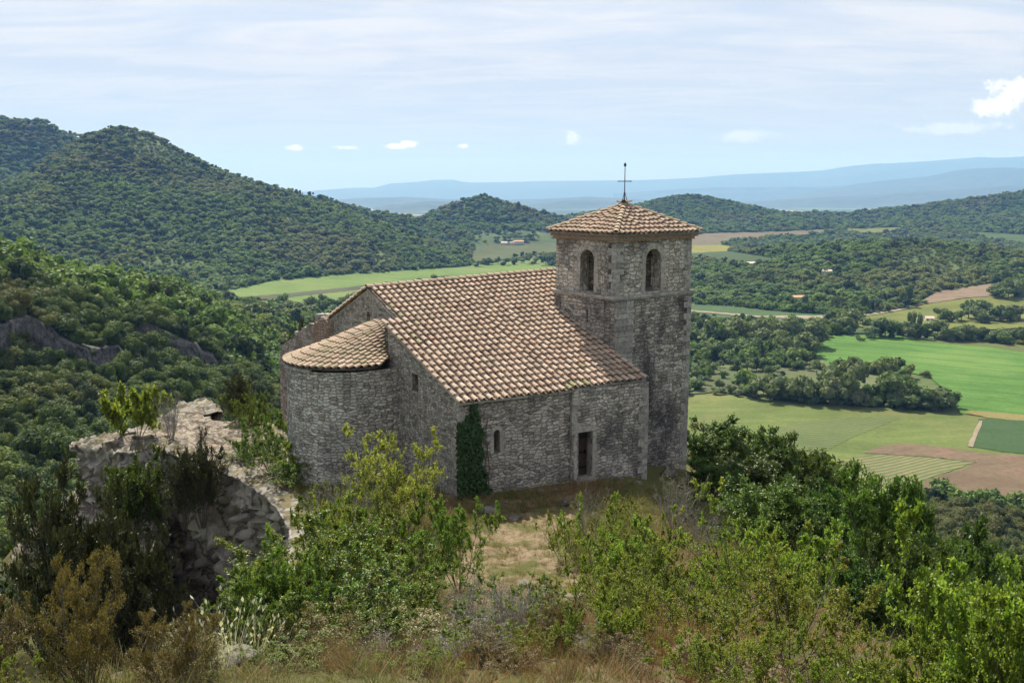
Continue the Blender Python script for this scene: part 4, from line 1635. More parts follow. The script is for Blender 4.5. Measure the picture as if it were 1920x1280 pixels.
# roof
za0 = ZT + .14
apx = W(aT + uL / 2, bT + vL / 2, 0)
dap = ray(1168, 386)
tt = np.hypot(*(apx[:2])) / np.hypot(dap[0], dap[1])
zap = (CAM + dap * tt)[2]
cs = [W(aT - EO, bT - EO, za0), W(aT + uL + EO, bT - EO, za0), W(aT + uL + EO, bT + vL + EO, za0), W(aT - EO, bT + vL + EO, za0)]
AP = np.array([apx[0], apx[1], zap])
g = Geo()
for i in range(4):
    A, B = cs[i], cs[(i + 1) % 4]
    Lx = np.linalg.norm(B - A)
    D3 = (B - A) / Lx
    mid = (A + B) / 2
    nn_ = np.cross(D3, AP - mid)
    nn_ /= np.linalg.norm(nn_)
    if nn_[2] < 0:
        nn_ = -nn_
    lay_roof(g, lambda a, t: mid + D3 * a + (AP - mid) * t, -Lx / 2 + .1, Lx / 2 - .1, .30, lambda a: -.01, lambda a: 1 - abs(a) / (Lx / 2) - .01, nn_, .34, .108, lambda a, t, r: .5 if r.random() < .06 else 0, 20 + i)
troof = g.build('tower_roof', M['tile'], tower)
g = Geo()
for i in range(4):
    A, B = cs[i] + (AP - cs[i]) * .02, cs[(i + 1) % 4] + (AP - cs[(i + 1) % 4]) * .02
    g.add([A, B, AP], [(0, 1, 2)])
    g.add([A - ZA * .07, B - ZA * .07, B, A], [(0, 1, 2, 3)])
g.add([c - ZA * .07 for c in cs], [(0, 3, 2, 1)])
g.build('roof_deck', M['cut_dark'], troof)
g = Geo()
for i in range(4):
    A, B = cs[i] + ZA * .08, AP + ZA * .06
    d = B - A
    L = np.linalg.norm(d)
    ey = d / L
    ex = np.cross(ey, ZA)
    ex /= np.linalg.norm(ex)
    en = np.cross(ex, ey)
    m = int(L / .36)
    for j in range(m + 1):
        tile(g, A + ey * (j * L / m - .05) + en * rng.uniform(.0, .025), ex, ey, en, .44, .135, .11, .04, True, 5, rng.uniform(.4, .8), .3)
g.build('hip_tiles', M['tile'], troof)


# --- iron cross
def tube(g, P, Q, r, n=6, r2=None):
    P, Q = np.asarray(P, float), np.asarray(Q, float)
    r2 = r if r2 is None else r2
    d = Q - P
    d /= np.linalg.norm(d) + 1e-9
    x = np.cross(d, ZA)
    if np.linalg.norm(x) < .1:
        x = np.cross(d, np.array([1., 0, 0]))
    x /= np.linalg.norm(x)
    y = np.cross(d, x)
    V_ = [P + (x * math.cos(2 * math.pi * i / n) + y * math.sin(2 * math.pi * i / n)) * r for i in range(n)]
    V_ += [Q + (x * math.cos(2 * math.pi * i / n) + y * math.sin(2 * math.pi * i / n)) * r2 for i in range(n)]
    g.add(V_, [(i, (i + 1) % n, n + (i + 1) % n, n + i) for i in range(n)] + [tuple(range(n))[::-1], tuple(range(n, 2 * n))])


def ztower(py):
    d = ray(1168, py)
    return (CAM + d * (np.hypot(*apx[:2]) / np.hypot(d[0], d[1])))[2]


g = Geo()
xy = AP * [1, 1, 0]
zt_, zc2, zs2 = ztower(312), ztower(340), ztower(358)
tube(g, xy + ZA * (zap - .1), xy + ZA * zt_, .028, 6, .018)
xr = np.array([1.0, 0.12, 0])
xr /= np.linalg.norm(xr)
tube(g, xy + ZA * zc2 - xr * .29, xy + ZA * zc2 + xr * .29, .02)
for sg in (-1, 1):
    tube(g, xy + ZA * zc2 + xr * sg * .27, xy + ZA * zc2 + xr * sg * .33, .036, 6, .01)
cross = g.build('cross', M['iron'], chapel)
g = Geo()
for da, db in ((-.17, 0), (.09, -.15), (.09, .15)):
    tube(g, xy + u_ * da * 1.2 + v_ * db + ZA * (zap - .02), xy + ZA * zs2, .014)
g.build('brace', M['iron'], cross)
g = Geo()
for i in range(6):                                     # finial, slightly pointed
    z0_, z1_ = zt_ + .2 * i / 6 - .02, zt_ + .2 * (i + 1) / 6 - .02
    r0_, r1_ = [(.02, .05), (.05, .062), (.062, .06), (.06, .045), (.045, .025), (.025, .004)][i]
    tube(g, xy + ZA * z0_, xy + ZA * z1_, r0_, 8, r1_)
g.build('finial', M['iron'], cross)

# --- ruined wall behind the apse
g = Geo()
ruin_base = W(aG, bB + 2.5, -.5)
ruin = empty('ruined_wall', ruin_base, 'ruined rubble wall with a ragged reddish stub behind the apse roof', 'wall')
RO = OG2 + u_ * .1
pts = [(660, 566), (650, 572), (640, 580), (630, 588), (629, 596), (620, 594), (610, 597), (600, 591), (591, 594), (590, 607), (578, 606), (571, 617), (560, 622), (548, 636), (534, 645), (528, 652), (524, 668)]
ol = [sz_on(a, b, RO, v_) for a, b in pts]
ol = [(a + rng.uniform(-.05, .05), b + rng.uniform(-.06, .06)) for a, b in ol]
ol = [(bB - .2, -2.0), (ol[-1][0] + .3, -2.0)] + ol[::-1] + [(bB - .2, zB + .3)]
if ol[-1][0] > ol[-2][0]:
    ol[-1] = (ol[-2][0] - .05, ol[-2][1])
panel(g, RO, v_, ol, [], .8, -u_, 5)
g.build('wall_face', M['wall_ruin'], ruin)
g = Geo()
s0 = sz_on(629, 600, RO, v_)[0]
s1 = sz_on(591, 600, RO, v_)[0]
zr = sz_on(610, 600, RO, v_)[1]
nn = 11
rag = [(s0 + (s1 - s0) * k / nn, zr + [.02, .14, .0, -.12, .06, .10, -.05, -.2, -.08, -.25, -.12, -.5][k]) for k in range(nn + 1)]
panel(g, RO - u_ * .12, v_, [(s0, 1), (s1, 1)] + rag[::-1], [], .5, -u_, 2)
g.build('brick_stub', M['wall_red'], ruin)
g = Geo()
for i in range(26):
    k = rng.randrange(3, len(ol) - 3)
    a, b = ol[k], ol[k + 1]
    f = rng.random()
    p = RO + v_ * (a[0] + (b[0] - a[0]) * f) + ZA * (a[1] + (b[1] - a[1]) * f + .03) + u_ * rng.uniform(.05, .7)
    obox(g, p, u_, v_, ZA, rng.uniform(.08, .18), rng.uniform(.08, .2), rng.uniform(.05, .11), jit=.03)
g.build('coping_stones', M['cut_dark'], ruin)

# ================================================================== rock
def resample(P, step):
    P = np.asarray(P, float)
    d = np.concatenate([[0], np.cumsum(np.linalg.norm(np.diff(P, axis=0), axis=1))])
    n = max(3, int(d[-1] / step))
    t = np.linspace(0, d[-1], n)
    return np.stack([np.interp(t, d, P[:, k]) for k in range(P.shape[1])], -1)


def smooth_line(P, k=3):
    for _ in range(k):
        Q = P.copy()
        Q[1:-1] = (P[:-2] + 2 * P[1:-1] + P[2:]) / 4
        P = Q
    return P


rim = smooth_line(resample([(-8.2, 5), (-6.6, 8), (-4.9, 11), (-4.8, 15), (-6, 20), (-7, 25), (-7.8, 30), (-9.4, 34), (-12.3, 38.3), (-15.5, 41.4), (-17.4, 42.5), (-17.9, 44.6),
                            (-18.3, 44.6), (-18.6, 42.9), (-20, 43.3), (-22.8, 44.8), (-22.8, 47.3), (-20.4, 49), (-20.3, 53), (-21.6, 57), (-19.8, 57.8), (-17.3, 53.5)], .17), 4)
tg = np.gradient(rim, axis=0)
tg /= np.linalg.norm(tg, axis=1)[:, None]
nrm2 = np.stack([-tg[:, 1], tg[:, 0]], -1)
for _ in range(26):
    nrm2[1:-1] = (nrm2[:-2] + nrm2[1:-1] * 2 + nrm2[2:]) / 4
nrm2 /= np.linalg.norm(nrm2, axis=1)[:, None]
prof = [(-1.5, -.12), (-1.15, .0), (-.8, .03), (-.5, .04), (-.25, .02), (-.08, -.02)] + [(0.0, -.12 - .17 * k) for k in range(140)]
Vc = np.empty((len(rim), len(prof), 3))
for j, (o, dz) in enumerate(prof):
    b = rim + nrm2 * o
    zt = top_h(b[:, 0], b[:, 1]) + top_noise(b[:, 0], b[:, 1])
    if o == 0.0:
        zt = top_h(rim[:, 0], rim[:, 1]) + top_noise(rim[:, 0], rim[:, 1])
        dep = -dz
        q = p3(b[:, 0], b[:, 1], zt * 0 - dep)
        n1_ = np.abs(fbm(q * (.20, .20, .07), 4, 41)) * 2.4 - .7
        n2__ = fbm(q * (.75, .75, .30), 4, 43)
        led = fbm(q * (.35, .35, .8), 3, 47) * 3 + dep * .55
        hsh = np.clip((led - np.floor(led)) * 1.6, 0, 1)
        crk = np.clip(1 - np.abs(fbm(q * (.55, .55, .12), 3, 53)) * 14, 0, 1)
        off = dep * .05 - .25 + n1_ * 1.6 * min(1, dep / 2.5) + n2__ * .9 * min(1, dep / .8) + (.5 - hsh) * .8 * min(1, dep) - crk * .8 * min(1, dep) \
            + fbm(q * (2.3, 2.3, 1.3), 3, 49) * .32 + fbm(q * (6, 6, 4), 2, 51) * .10
        b = b + nrm2 * off[:, None]
        z = zt + dz
    else:
        z = zt + dz
    Vc[:, j, 0], Vc[:, j, 1], Vc[:, j, 2] = b[:, 0], b[:, 1], z
me = mesh_data('rock_cliff', Vc.reshape(-1, 3), grid_faces(len(rim), len(prof))[:, ::-1], [M['cliff']], smooth=False)
tag(obj('rock_cliff', me), kind='structure')

for bi, (p0, p1, rb, hh) in enumerate(BANDS):
    pxs = np.arange(max(p0, -260) + 4, p1 - 4, 1.2)
    a = np.arctan((pxs - 960) / F)
    rbb = rb + 4 * np.sin(pxs * .035)
    win = np.clip((pxs - p0) / 22, 0, 1) * np.clip((p1 - pxs) / 22, 0, 1)
    rows_ = []
    K = 22
    x, y = (rbb + 4.5) * np.sin(a), (rbb + 4.5) * np.cos(a)
    ztop = height(x, y, False)
    for k in range(-3, K):
        dep = max(k, 0) / (K - 1) * (hh * 1.15 + 5)
        q = p3(x * .10, y * .10, np.full(len(x), dep * .10))
        off = 1.2 + fbm(q * 1.3, 5, 60 + bi) * 3.6 * min(1, max(k, 0) / 2) + dep * .10 + (.5 - np.mod(dep * .3 + fbm(q * .7, 2, 64) * 2, 1)) * 1.3
        rr = rbb - .5 + (0.0 if k >= 0 else -k * 2.4) - off * (k >= 0)
        rows_.append(np.stack([rr * np.sin(a), rr * np.cos(a), ztop + .3 - dep + fbm(p3(x * .16, y * .16), 4, 68 + bi) * 2.4 * (k >= 0) * (dep < 4)], -1))
    Vb = np.stack(rows_, 1)
    me = mesh_data('rock_cliff', Vb.reshape(-1, 3), grid_faces(len(pxs), K + 3), [M['cliff_far']])
    tag(obj('rock_cliff', me), kind='structure')

import bmesh


def boulder_mesh(seed, sub=4, flat=.7, crack=.25):
    bm = bmesh.new()
    bmesh.ops.create_icosphere(bm, subdivisions=sub, radius=1)
    V = np.array([v.co[:] for v in bm.verts])
    n = fbm(V * 1.1 + seed * 7.7, 4, seed) * .55
    v2 = np.round(fbm(V * 1.7 + seed * 3.1, 2, seed + 9) * 4) / 4 * .35
    r = 1 + n + v2 * crack * 2 + fbm(V * 6, 3, seed + 20) * .06
    V = V * r[:, None] * (1, 1, flat)
    Fc = np.array([[v.index for v in f.verts] for f in bm.faces])
    bm.free()
    return mesh_data('boulder', V, Fc, [M['boulder']])


BOUL = [boulder_mesh(k) for k in range(4)]


def depth_of(r, z):
    return r


def spot(px, r):
    """ground point under image column px at distance r"""
    D = r
    for _ in range(4):
        x = (px - 960) / F * D
        y = math.sqrt(max(r * r - x * x, .1))
        z = float(near_h(x, y))
        D = y * math.cos(PIT) - (z - H) * math.sin(PIT)
    return x, y, z, D


def boulder(px, r, wpx, hpx, label, k=0, sink=.25, group=None):
    x, y, z, D = spot(px, r)
    o = obj('boulder', BOUL[k % 4], None, (x, y, z + hpx * D / F * (.5 - sink)))
    o.scale = (wpx * D / F / 2, wpx * D / F / 2 * .8, hpx * D / F / 2 / .75)
    o.rotation_euler = (0, 0, k * 1.3)
    tag(o, label, 'rock', group)
    return o


boulder(372, 42.5, 40, 26, 'grey boulder lying on the pale rock platform left of the apse', 1)
boulder(920, 31.5, 36, 22, 'pale flat boulder at the upper edge of the dry clearing below the ivy', 2)
boulder(966, 31.2, 24, 12, 'small pale stone in the clearing to the right of the flat boulder', 3)
boulder(984, 22.6, 26, 16, 'small grey stone beside the dark hole at the lower end of the clearing', 0)
boulder(604, 33, 30, 16, 'flat grey stone on the bank below the round apse wall', 2)
boulder(440, 9.75, 110, 40, 'pale flat rock at the bottom edge behind white grass stalks', 3)
boulder(1060, 33, 22, 14, 'low stone on the ground left of the chapel door', 1)
boulder(1255, 40, 30, 24, 'grey stone heap at the foot of the bell tower', 0)
o = boulder(510, 58, 70, 125, 'dark rock outcrop rising left behind the apse', 2, .1)
o2 = boulder(470, 58, 60, 60, 'low dark rock at the left foot of the outcrop behind the apse', 1, .1)
for q_ in (o, o2):
    q_.data = q_.data.copy()
    q_.data.materials[0] = M['cliff_dark']


ORDW = 'first second third fourth fifth sixth seventh eighth ninth tenth'.split()
rst = random.Random(8)
for k in range(9):
    p = OW + s_ * (1.4 + k * .82 + rst.uniform(-.2, .2)) + nS * rst.uniform(.35, 1.2)
    o_ = obj('fallen_stone', BOUL[k % 4], None, (p[0], p[1], float(near_h(p[0], p[1])) + .03))
    q = rst.uniform(.07, .17)
    o_.scale = (q * 1.3, q, q * .9)
    o_.rotation_euler = (0, 0, k * 1.9)
    tag(o_, '%s small fallen stone from the ivy along the foot of the door wall' % ORDW[k], 'rock', 'fallen stones at the wall foot')


# ================================================================== plants
def unit(v):
    return v / (np.linalg.norm(v) + 1e-9)


def grow(seed, Hh, Wd, nst=7, n2=9, n3=4, trunk=0.0, up=.6, r0=.02, droop=0.0):
    """branching skeleton. returns tube list and leaf anchor points (pos, dir)"""
    rg = np.random.RandomState(seed)
    tubes, anch = [], []

    def path(p, d, L, seg, upk, wob):
        pts = [p.copy()]
        for _ in range(seg):
            d = unit(d + rg.normal(0, wob, 3) + np.array([0, 0, upk]))
            p = p + d * L / seg
            pts.append(p.copy())
        return pts, d
    starts = []
    if trunk > 0:
        pts, d = path(np.zeros(3), np.array([0, 0, 1.]), trunk, 4, .2, .12)
        tubes.append((pts, r0 * 2.4, r0 * 1.7))
        starts = [pts[-1]] * 1
        low = pts[2:]
    for i in range(nst):
        az = 2 * math.pi * (i + rg.uniform(-.3, .3)) / nst
        if trunk > 0:
            b = low[rg.randint(len(low))]
            lean = rg.uniform(.25, 1.25)
        else:
            b = np.array([math.cos(az), math.sin(az), 0]) * rg.uniform(0, .08) * Wd
            lean = rg.uniform(.1, 1.0)
        d = unit(np.array([math.cos(az) * lean * Wd / Hh, math.sin(az) * lean * Wd / Hh, .9 + .2 * (trunk > 0)]))
        L = (Hh - b[2]) * rg.uniform(.72, .96) / max(d[2], .55) * (.92 if lean < .8 else .8)
        pts, _ = path(b, d, L, 7, up * .12 - droop * .1, .11)
        tubes.append((pts, r0, r0 * .25))
        for j in range(n2):
            t = rg.uniform(.22, 1.0)
            k = min(int(t * 7), 6)
            p = pts[k] + (pts[k + 1] - pts[k]) * (t * 7 - k)
            bd = unit(pts[k + 1] - pts[k])
            sd_v = unit(np.cross(bd, rg.normal(0, 1, 3)))
            d2 = unit(bd * rg.uniform(.3, .9) + sd_v * 1.0)
            L2 = Hh * .36 * (1.2 - .85 * t) * rg.uniform(.6, 1.15)
            p2, _ = path(p, d2, L2, 4, up * .15 - droop * .2, .16)
            tubes.append((p2, r0 * .42, r0 * .12))
            for q in range(n3):
                t3 = rg.uniform(.2, 1.0)
                k3 = min(int(t3 * 4), 3)
                p_ = p2[k3] + (p2[k3 + 1] - p2[k3]) * (t3 * 4 - k3)
                bd2 = unit(p2[k3 + 1] - p2[k3])
                d3 = unit(bd2 * .7 + unit(rg.normal(0, 1, 3)) * .9)
                L3 = L2 * rg.uniform(.25, .5)
                p3_, _ = path(p_, d3, L3, 2, up * .1, .2)
                tubes.append((p3_, r0 * .16, r0 * .07))
                for a, b2 in zip(p3_[:-1], p3_[1:]):
                    anch.append((a, b2))
            for a, b2 in zip(p2[1:-1], p2[2:]):
                anch.append((a, b2))
    return tubes, anch, rg


def tube_mesh(tubes, n=4):
    V, Fc = [], []
    for pts, ra, rb in tubes:
        m = len(pts)
        base = len(V)
        for i, p in enumerate(pts):
            d = unit(pts[min(i + 1, m - 1)] - pts[max(i - 1, 0)])
            x = unit(np.cross(d, np.array([.31, .87, .2])))
            y = np.cross(d, x)
            r = ra + (rb - ra) * i / (m - 1)
            for k in range(n):
                t = 2 * math.pi * k / n
                V.append(p + (x * math.cos(t) + y * math.sin(t)) * r)
        for i in range(m - 1):
            for k in range(n):
                Fc.append((base + i * n + k, base + i * n + (k + 1) % n, base + (i + 1) * n + (k + 1) % n, base + (i + 1) * n + k))
    return np.array(V), np.array(Fc)


def leaves(anch, rg, count, ln, wd, spread=.10, upb=.25, lvar=.4, fold=.18):
    """leaf blades as folded six-point shapes, two quads each"""
    A = np.array([a for a, b in anch])
    B = np.array([b for a, b in anch])
    idx = rg.randint(0, len(A), count)
    t = rg.rand(count, 1)
    P = A[idx] * (1 - t) + B[idx] * t + rg.normal(0, spread, (count, 3)) * ln * 4
    bd = B[idx] - A[idx]
    bd /= np.linalg.norm(bd, axis=1)[:, None] + 1e-9
    D = bd * .5 + rg.normal(0, .75, (count, 3)) + np.array([0, 0, upb])
    D /= np.linalg.norm(D, axis=1)[:, None]
    N = rg.normal(0, .55, (count, 3)) + np.array([0, 0, 1.0])
    S_ = np.cross(D, N)
    S_ /= np.linalg.norm(S_, axis=1)[:, None] + 1e-9
    N = np.cross(S_, D)
    L = (ln * (1 + lvar * rg.uniform(-1, 1, (count, 1))))
    Wd_ = wd * L / ln
    c0 = P
    c1 = P + D * L * .35 - S_ * Wd_ * .5 + N * Wd_ * fold
    c2 = P + D * L * .75 - S_ * Wd_ * .38 + N * Wd_ * fold
    c3 = P + D * L
    c4 = P + D * L * .75 + S_ * Wd_ * .38 + N * Wd_ * fold
    c5 = P + D * L * .35 + S_ * Wd_ * .5 + N * Wd_ * fold
    V = np.stack([c0, c1, c2, c3, c4, c5], 1).reshape(-1, 3)
    i = np.arange(count)[:, None] * 6
    Fc = np.concatenate([i + np.array([[0, 1, 2, 3]]), i + np.array([[0, 3, 4, 5]])], 0)
    return V, Fc


class Proto:
    def __init__(s, name, seed, Hh, Wd, leafmat, barkmat, count, ln, wd, **kw):
        lkw = {k: kw.pop(k) for k in ('spread', 'upb', 'lvar', 'fold') if k in kw}
        tb, an, rg_ = grow(seed, Hh, Wd, **kw)
        s.stem = mesh_data(name + '_stems', *tube_mesh(tb), [barkmat])
        if count:
            LV, LF = leaves(an, rg_, count, ln, wd, **lkw)
            s.leaf = mesh_data(name + '_leaves', LV, LF, [leafmat])
            s.h = np.percentile(LV[:, 2], 99.7)
            s.w = np.percentile(np.hypot(LV[:, 0], LV[:, 1]), 97) * 2
        else:
            s.leaf = None
            s.h, s.w = Hh, Wd


PR = {}
PR['green'] = [Proto('g', 1 + k, 2.0, 2.3, M['lf_green'], M['bark'], 17000, .041, .027, nst=9, n2=10, n3=5, r0=.016) for k in range(2)]
PR['mixed'] = [Proto('gm', 11 + k, 2.0, 2.4, M['lf_mixed'], M['bark'], 19000, .037, .025, nst=10, n2=10, n3=5, r0=.014) for k in range(3)]
PR['haw'] = [Proto('h', 21 + k, 2.0, 2.6, M['lf_haw'], M['bark'], 22000, .035, .021, nst=9, n2=11, n3=5, r0=.015, up=.2, spread=.05) for k in range(3)]
PR['bright'] = [Proto('b', 31 + k, 2.2, 2.0, M['lf_bright'], M['bark'], 13000, .056, .040, nst=10, n2=10, n3=5, r0=.014, up=.6) for k in range(2)]
PR['yellow'] = [Proto('y', 41, 2.4, 2.8, M['lf_yellow'], M['bark'], 17000, .046, .022, nst=9, n2=10, n3=5, r0=.017, up=.3)]
PR['fig'] = [Proto('f', 51, 1.4, 2.2, M['lf_bright'], M['bark_grey'], 3600, .12, .09, nst=8, n2=7, n3=3, r0=.02, up=.5)]
PR['juniper'] = [Proto('j', 61 + k, 2.6, 1.5, M['lf_jun'], M['bark'], 22000, .062, .021, nst=12, n2=12, n3=5, r0=.018, up=1.6, upb=.9) for k in range(2)]
PR['rust'] = [Proto('r', 71 + k, 2.0, 2.0, M['lf_rust'], M['bark'], 24000, .036, .013, nst=11, n2=12, n3=5, r0=.016, up=1.2, upb=.8, spread=.16) for k in range(2)]
PR['grey'] = [Proto('gr', 81 + k, 1.4, 1.7, M['lf_grey'], M['bark_grey'], 2600, .028, .012, nst=14, n2=12, n3=4, r0=.013, up=.9) for k in range(2)]
PR['twig'] = [Proto('tw', 91 + k, 1.2, 1.1, M['lf_grey'], M['bark_grey'], 500, .03, .01, nst=20, n2=10, n3=3, r0=.010, up=1.5) for k in range(2)]
PR['oak'] = [Proto('o', 101 + k, 6, 6.0, M['lf_oak'], M['bark'], 24000, .135, .095, nst=12, n2=13, n3=6, trunk=1.6, r0=.07, up=.5, spread=.14) for k in range(2)]
PR['maple'] = [Proto('m', 111 + k, 6, 5.4, M['lf_mid'], M['bark'], 26000, .12, .07, nst=12, n2=13, n3=6, trunk=1.4, r0=.06, up=.9, spread=.14) for k in range(2)]
_cnt = [0]


def plant(kind, px, r, top, wpx, name, label, cat, group=None, sink=.05, k=None, base=None, wk=1.0, cap=1.75):
    """kind, image column, distance, image row of its top, image width: the plant gets its real size and stands on the ground"""
    _cnt[0] += 1
    pr = PR[kind][(_cnt[0] if k is None else k) % len(PR[kind])]
    if base is None:
        x, y, z, D = spot(px, r)
        if poly_sd(np.array([x]), np.array([y]), PROM)[0] > -1.7 and x < 0:
            best_ = None
            for dp_ in range(0, 121, 8):
                for dr_ in np.arange(-14, 14.1, .7):
                    if r + dr_ < 6:
                        continue
                    x2, y2, z2, D2 = spot(px + dp_, r + dr_)
                    if poly_sd(np.array([x2]), np.array([y2]), PROM)[0] < -1.75:
                        c_ = dp_ * .12 + abs(dr_)
                        if best_ is None or c_ < best_[0]:
                            best_ = (c_, x2, y2, z2, D2, r + dr_, dp_)
            if best_:
                _, x, y, z, D, r, dp_ = best_
                px += dp_
    else:
        x, y = base[0], base[1]
        z = float(near_h(x, y)) if base[2] is None else base[2]
        D = y * math.cos(PIT) - (z - H) * math.sin(PIT)
        r = math.hypot(x, y)
    d = ray(px, top)
    zt = H + d[2] / math.hypot(d[0], d[1]) * r
    hh = max(zt - z + sink, .3)
    wd = wpx * D / F
    o = empty(name, (x, y, z - sink), label, cat, group, rz=_cnt[0] * 2.4)
    sx = wd / pr.w * wk
    sz = hh / pr.h
    if sz > sx * cap:
        sx2 = min(sz / cap, sx * 1.45)
        sx, sz = sx2, min(sz, sx2 * cap)
    o.scale = (sx, sx, sz)
    obj('trunk' if cat == 'tree' else 'stems', pr.stem, o)
    if pr.leaf:
        obj('crown' if cat == 'tree' else 'foliage', pr.leaf, o)
    return o


P_ = plant
# big green shrub group left of the clearing, in front of the apse
P_('mixed', 560, 15.5, 985, 330, 'shrub', 'leafy green shrub at the cliff edge, left end of the big thicket', 'shrub')
P_('mixed', 680, 17.5, 955, 310, 'shrub', 'tallest green shrub in the middle of the thicket below the apse', 'shrub')
P_('green', 775, 19.5, 925, 185, 'shrub', 'dense green shrub at the upper left edge of the dry clearing', 'shrub')
P_('green', 640, 20.5, 955, 240, 'shrub', 'green shrub half hidden at the back of the thicket', 'shrub')
P_('mixed', 785, 13.5, 1050, 240, 'shrub', 'round green shrub at the lower left corner of the clearing', 'shrub')
P_('mixed', 640, 12.5, 1075, 300, 'shrub', 'green and gold shrub in the lower middle of the thicket', 'shrub')
P_('mixed', 500, 12.5, 1085, 200, 'shrub', 'small green shrub hanging over the cliff above the white grass', 'shrub')
P_('rust', 760, 10.6, 1165, 240, 'shrub', 'low rusty orange bush among dry stems at the bottom', 'shrub')
P_('rust', 600, 10.4, 1150, 230, 'shrub', 'low orange brown bush right of the white grass stalks', 'shrub')
# plants around the apse
P_('yellow', 748, 29.5, 803, 215, 'young_maple', 'yellow green feathery young tree against the gable wall', 'tree')
P_('haw', 700, 27.5, 880, 190, 'shrub', 'low yellowish bush at the foot of the feathery tree', 'shrub')
P_('haw', 640, 25, 925, 140, 'shrub', 'small pale green bush under the round apse wall', 'shrub')
P_('green', 497, 31.5, 765, 135, 'shrub', 'upright green shrub left of the apse wall', 'shrub', base=(-10.6, 38.4, None), cap=2.1)
P_('bright', 556, 30.5, 800, 90, 'shrub', 'slim green shrub leaning on the lower apse wall', 'shrub')
P_('green', 468, 30, 822, 120, 'shrub', 'dense green shrub at the edge of the rock platform', 'shrub')
P_('grey', 560, 27, 880, 150, 'shrub', 'grey brown twiggy bush below the upright green shrub', 'shrub')
P_('grey', 515, 27.5, 885, 130, 'shrub', 'grey dead looking bush on the brink of the cliff', 'shrub', base=(-9.0, 34.6, None))
P_('green', 480, 47, 728, 90, 'shrub', 'low bright green bush behind the rock platform by the apse', 'shrub')
P_('green', 440, 53, 712, 60, 'shrub', 'small dark green bush at the far end of the platform', 'shrub')
P_('juniper', 452, 56, 700, 60, 'juniper', 'dark brown green juniper behind the rock platform', 'shrub')
P_('fig', 272, 48, 722, 92, 'fig_bush', 'bright green large leaved bush on the rock edge', 'shrub', base=(-19.6, 46.2, None))
P_('twig', 322, 48, 728, 46, 'shrub', 'reddish brown bare bush beside the large leaved bush', 'shrub')
P_('juniper', 372, 38.5, 810, 95, 'juniper', 'dark upright juniper in front of the rock platform', 'shrub', base=(-13.6, 38.0, -2.9))
P_('juniper', 345, 38, 840, 70, 'juniper', 'smaller dark juniper on the cliff left of the upright one', 'shrub', base=(-14.6, 38.6, -3.2))
P_('oak', 250, 42, 852, 120, 'oak', 'green leafy tree growing from the cliff foot under the rock edge', 'tree', base=(-17.6, 40.6, None))
P_('juniper', 175, 36, 885, 150, 'juniper', 'large dark juniper in the shaded ravine', 'tree', base=(-17.5, 33.5, None))
P_('juniper', 240, 34, 915, 150, 'juniper', 'dark juniper in the ravine against the cliff face', 'tree', base=(-15.2, 33.5, None))
P_('juniper', 120, 33, 960, 110, 'juniper', 'dark juniper at the left end of the shaded ravine', 'tree', base=(-18.2, 31, None))
P_('haw', 200, 40, 868, 80, 'shrub', 'yellow green bush between the junipers and the rock edge', 'shrub', base=(-19.6, 40.5, None))
# cypress behind
P_('juniper', 553, 62, 600, 30, 'cypress', 'small dark cypress behind the ruined wall', 'tree', k=0, base=(-12.9, 54.5, None), cap=3.4)
# foreground left junipers
P_('rust', 190, 8.6, 1045, 210, 'juniper', 'tall rusty juniper with golden tips in the left foreground', 'shrub', base=(-3.9, 7.7, None))
P_('rust', 60, 8.6, 1115, 250, 'juniper', 'olive brown juniper in the bottom left corner', 'shrub', base=(-4.6, 7.3, None))
P_('rust', 290, 8.4, 1150, 180, 'juniper', 'low juniper right of the rusty one above the ravine', 'shrub', base=(-3.2, 7.9, None))
P_('haw', 30, 7.6, 1200, 180, 'shrub', 'small leafy bush in the very corner bottom left', 'shrub', base=(-4.0, 6.4, None))
# right side
P_('haw', 1135, 21, 940, 170, 'shrub', 'yellow green shrub at the right edge of the clearing below the door', 'shrub')
P_('bright', 1190, 20, 950, 170, 'shrub', 'fresh green leafy shrub right of the clearing', 'shrub')
P_('haw', 1150, 15, 1015, 230, 'shrub', 'brownish green bush at the lower right of the clearing', 'shrub')
P_('haw', 1240, 14.5, 985, 280, 'shrub', 'tangled green bush right of the clearing', 'shrub')
P_('green', 1230, 17, 985, 170, 'shrub', 'dark green shrub hidden behind the tangled bush', 'shrub')
P_('grey', 1262, 31, 890, 130, 'shrub', 'grey bare bush in front of the bell tower', 'shrub')
P_('grey', 1310, 28, 925, 110, 'shrub', 'dark grey twiggy bush right of the tower foot', 'shrub')
P_('green', 1285, 33, 905, 90, 'shrub', 'olive green shrub at the foot of the tower', 'shrub')
P_('haw', 1400, 13.5, 912, 250, 'hawthorn', 'tall loose hawthorn with pinkish tips rising right of the tower', 'tree')
P_('haw', 1480, 10.8, 1030, 380, 'hawthorn', 'wide hawthorn with dark branches in the right foreground', 'shrub')
P_('haw', 1310, 10.5, 1065, 300, 'hawthorn', 'low spreading hawthorn left of the wide one', 'shrub')
P_('haw', 1630, 9.8, 1130, 280, 'hawthorn', 'low hawthorn in front of the big leaved shrub', 'shrub')
P_('haw', 1420, 9.2, 1150, 260, 'shrub', 'small shrub under the wide hawthorn at the bottom', 'shrub')
P_('bright', 1760, 9.0, 975, 210, 'shrub', 'bright green shrub with one tall shoot at the right', 'shrub')
P_('bright', 1860, 8.2, 1060, 230, 'shrub', 'sunlit big leaved shrub in the bottom right corner', 'shrub')
P_('bright', 1720, 8.4, 1150, 200, 'shrub', 'low bright green shrub left of the corner shrub', 'shrub')
P_('bright', 1930, 8.0, 1090, 200, 'shrub', 'bright shrub cut by the right edge of the view', 'shrub')
P_('rust', 1050, 10.6, 1120, 120, 'shrub', 'thin brown bush of dry stems right of the bottom centre', 'shrub')
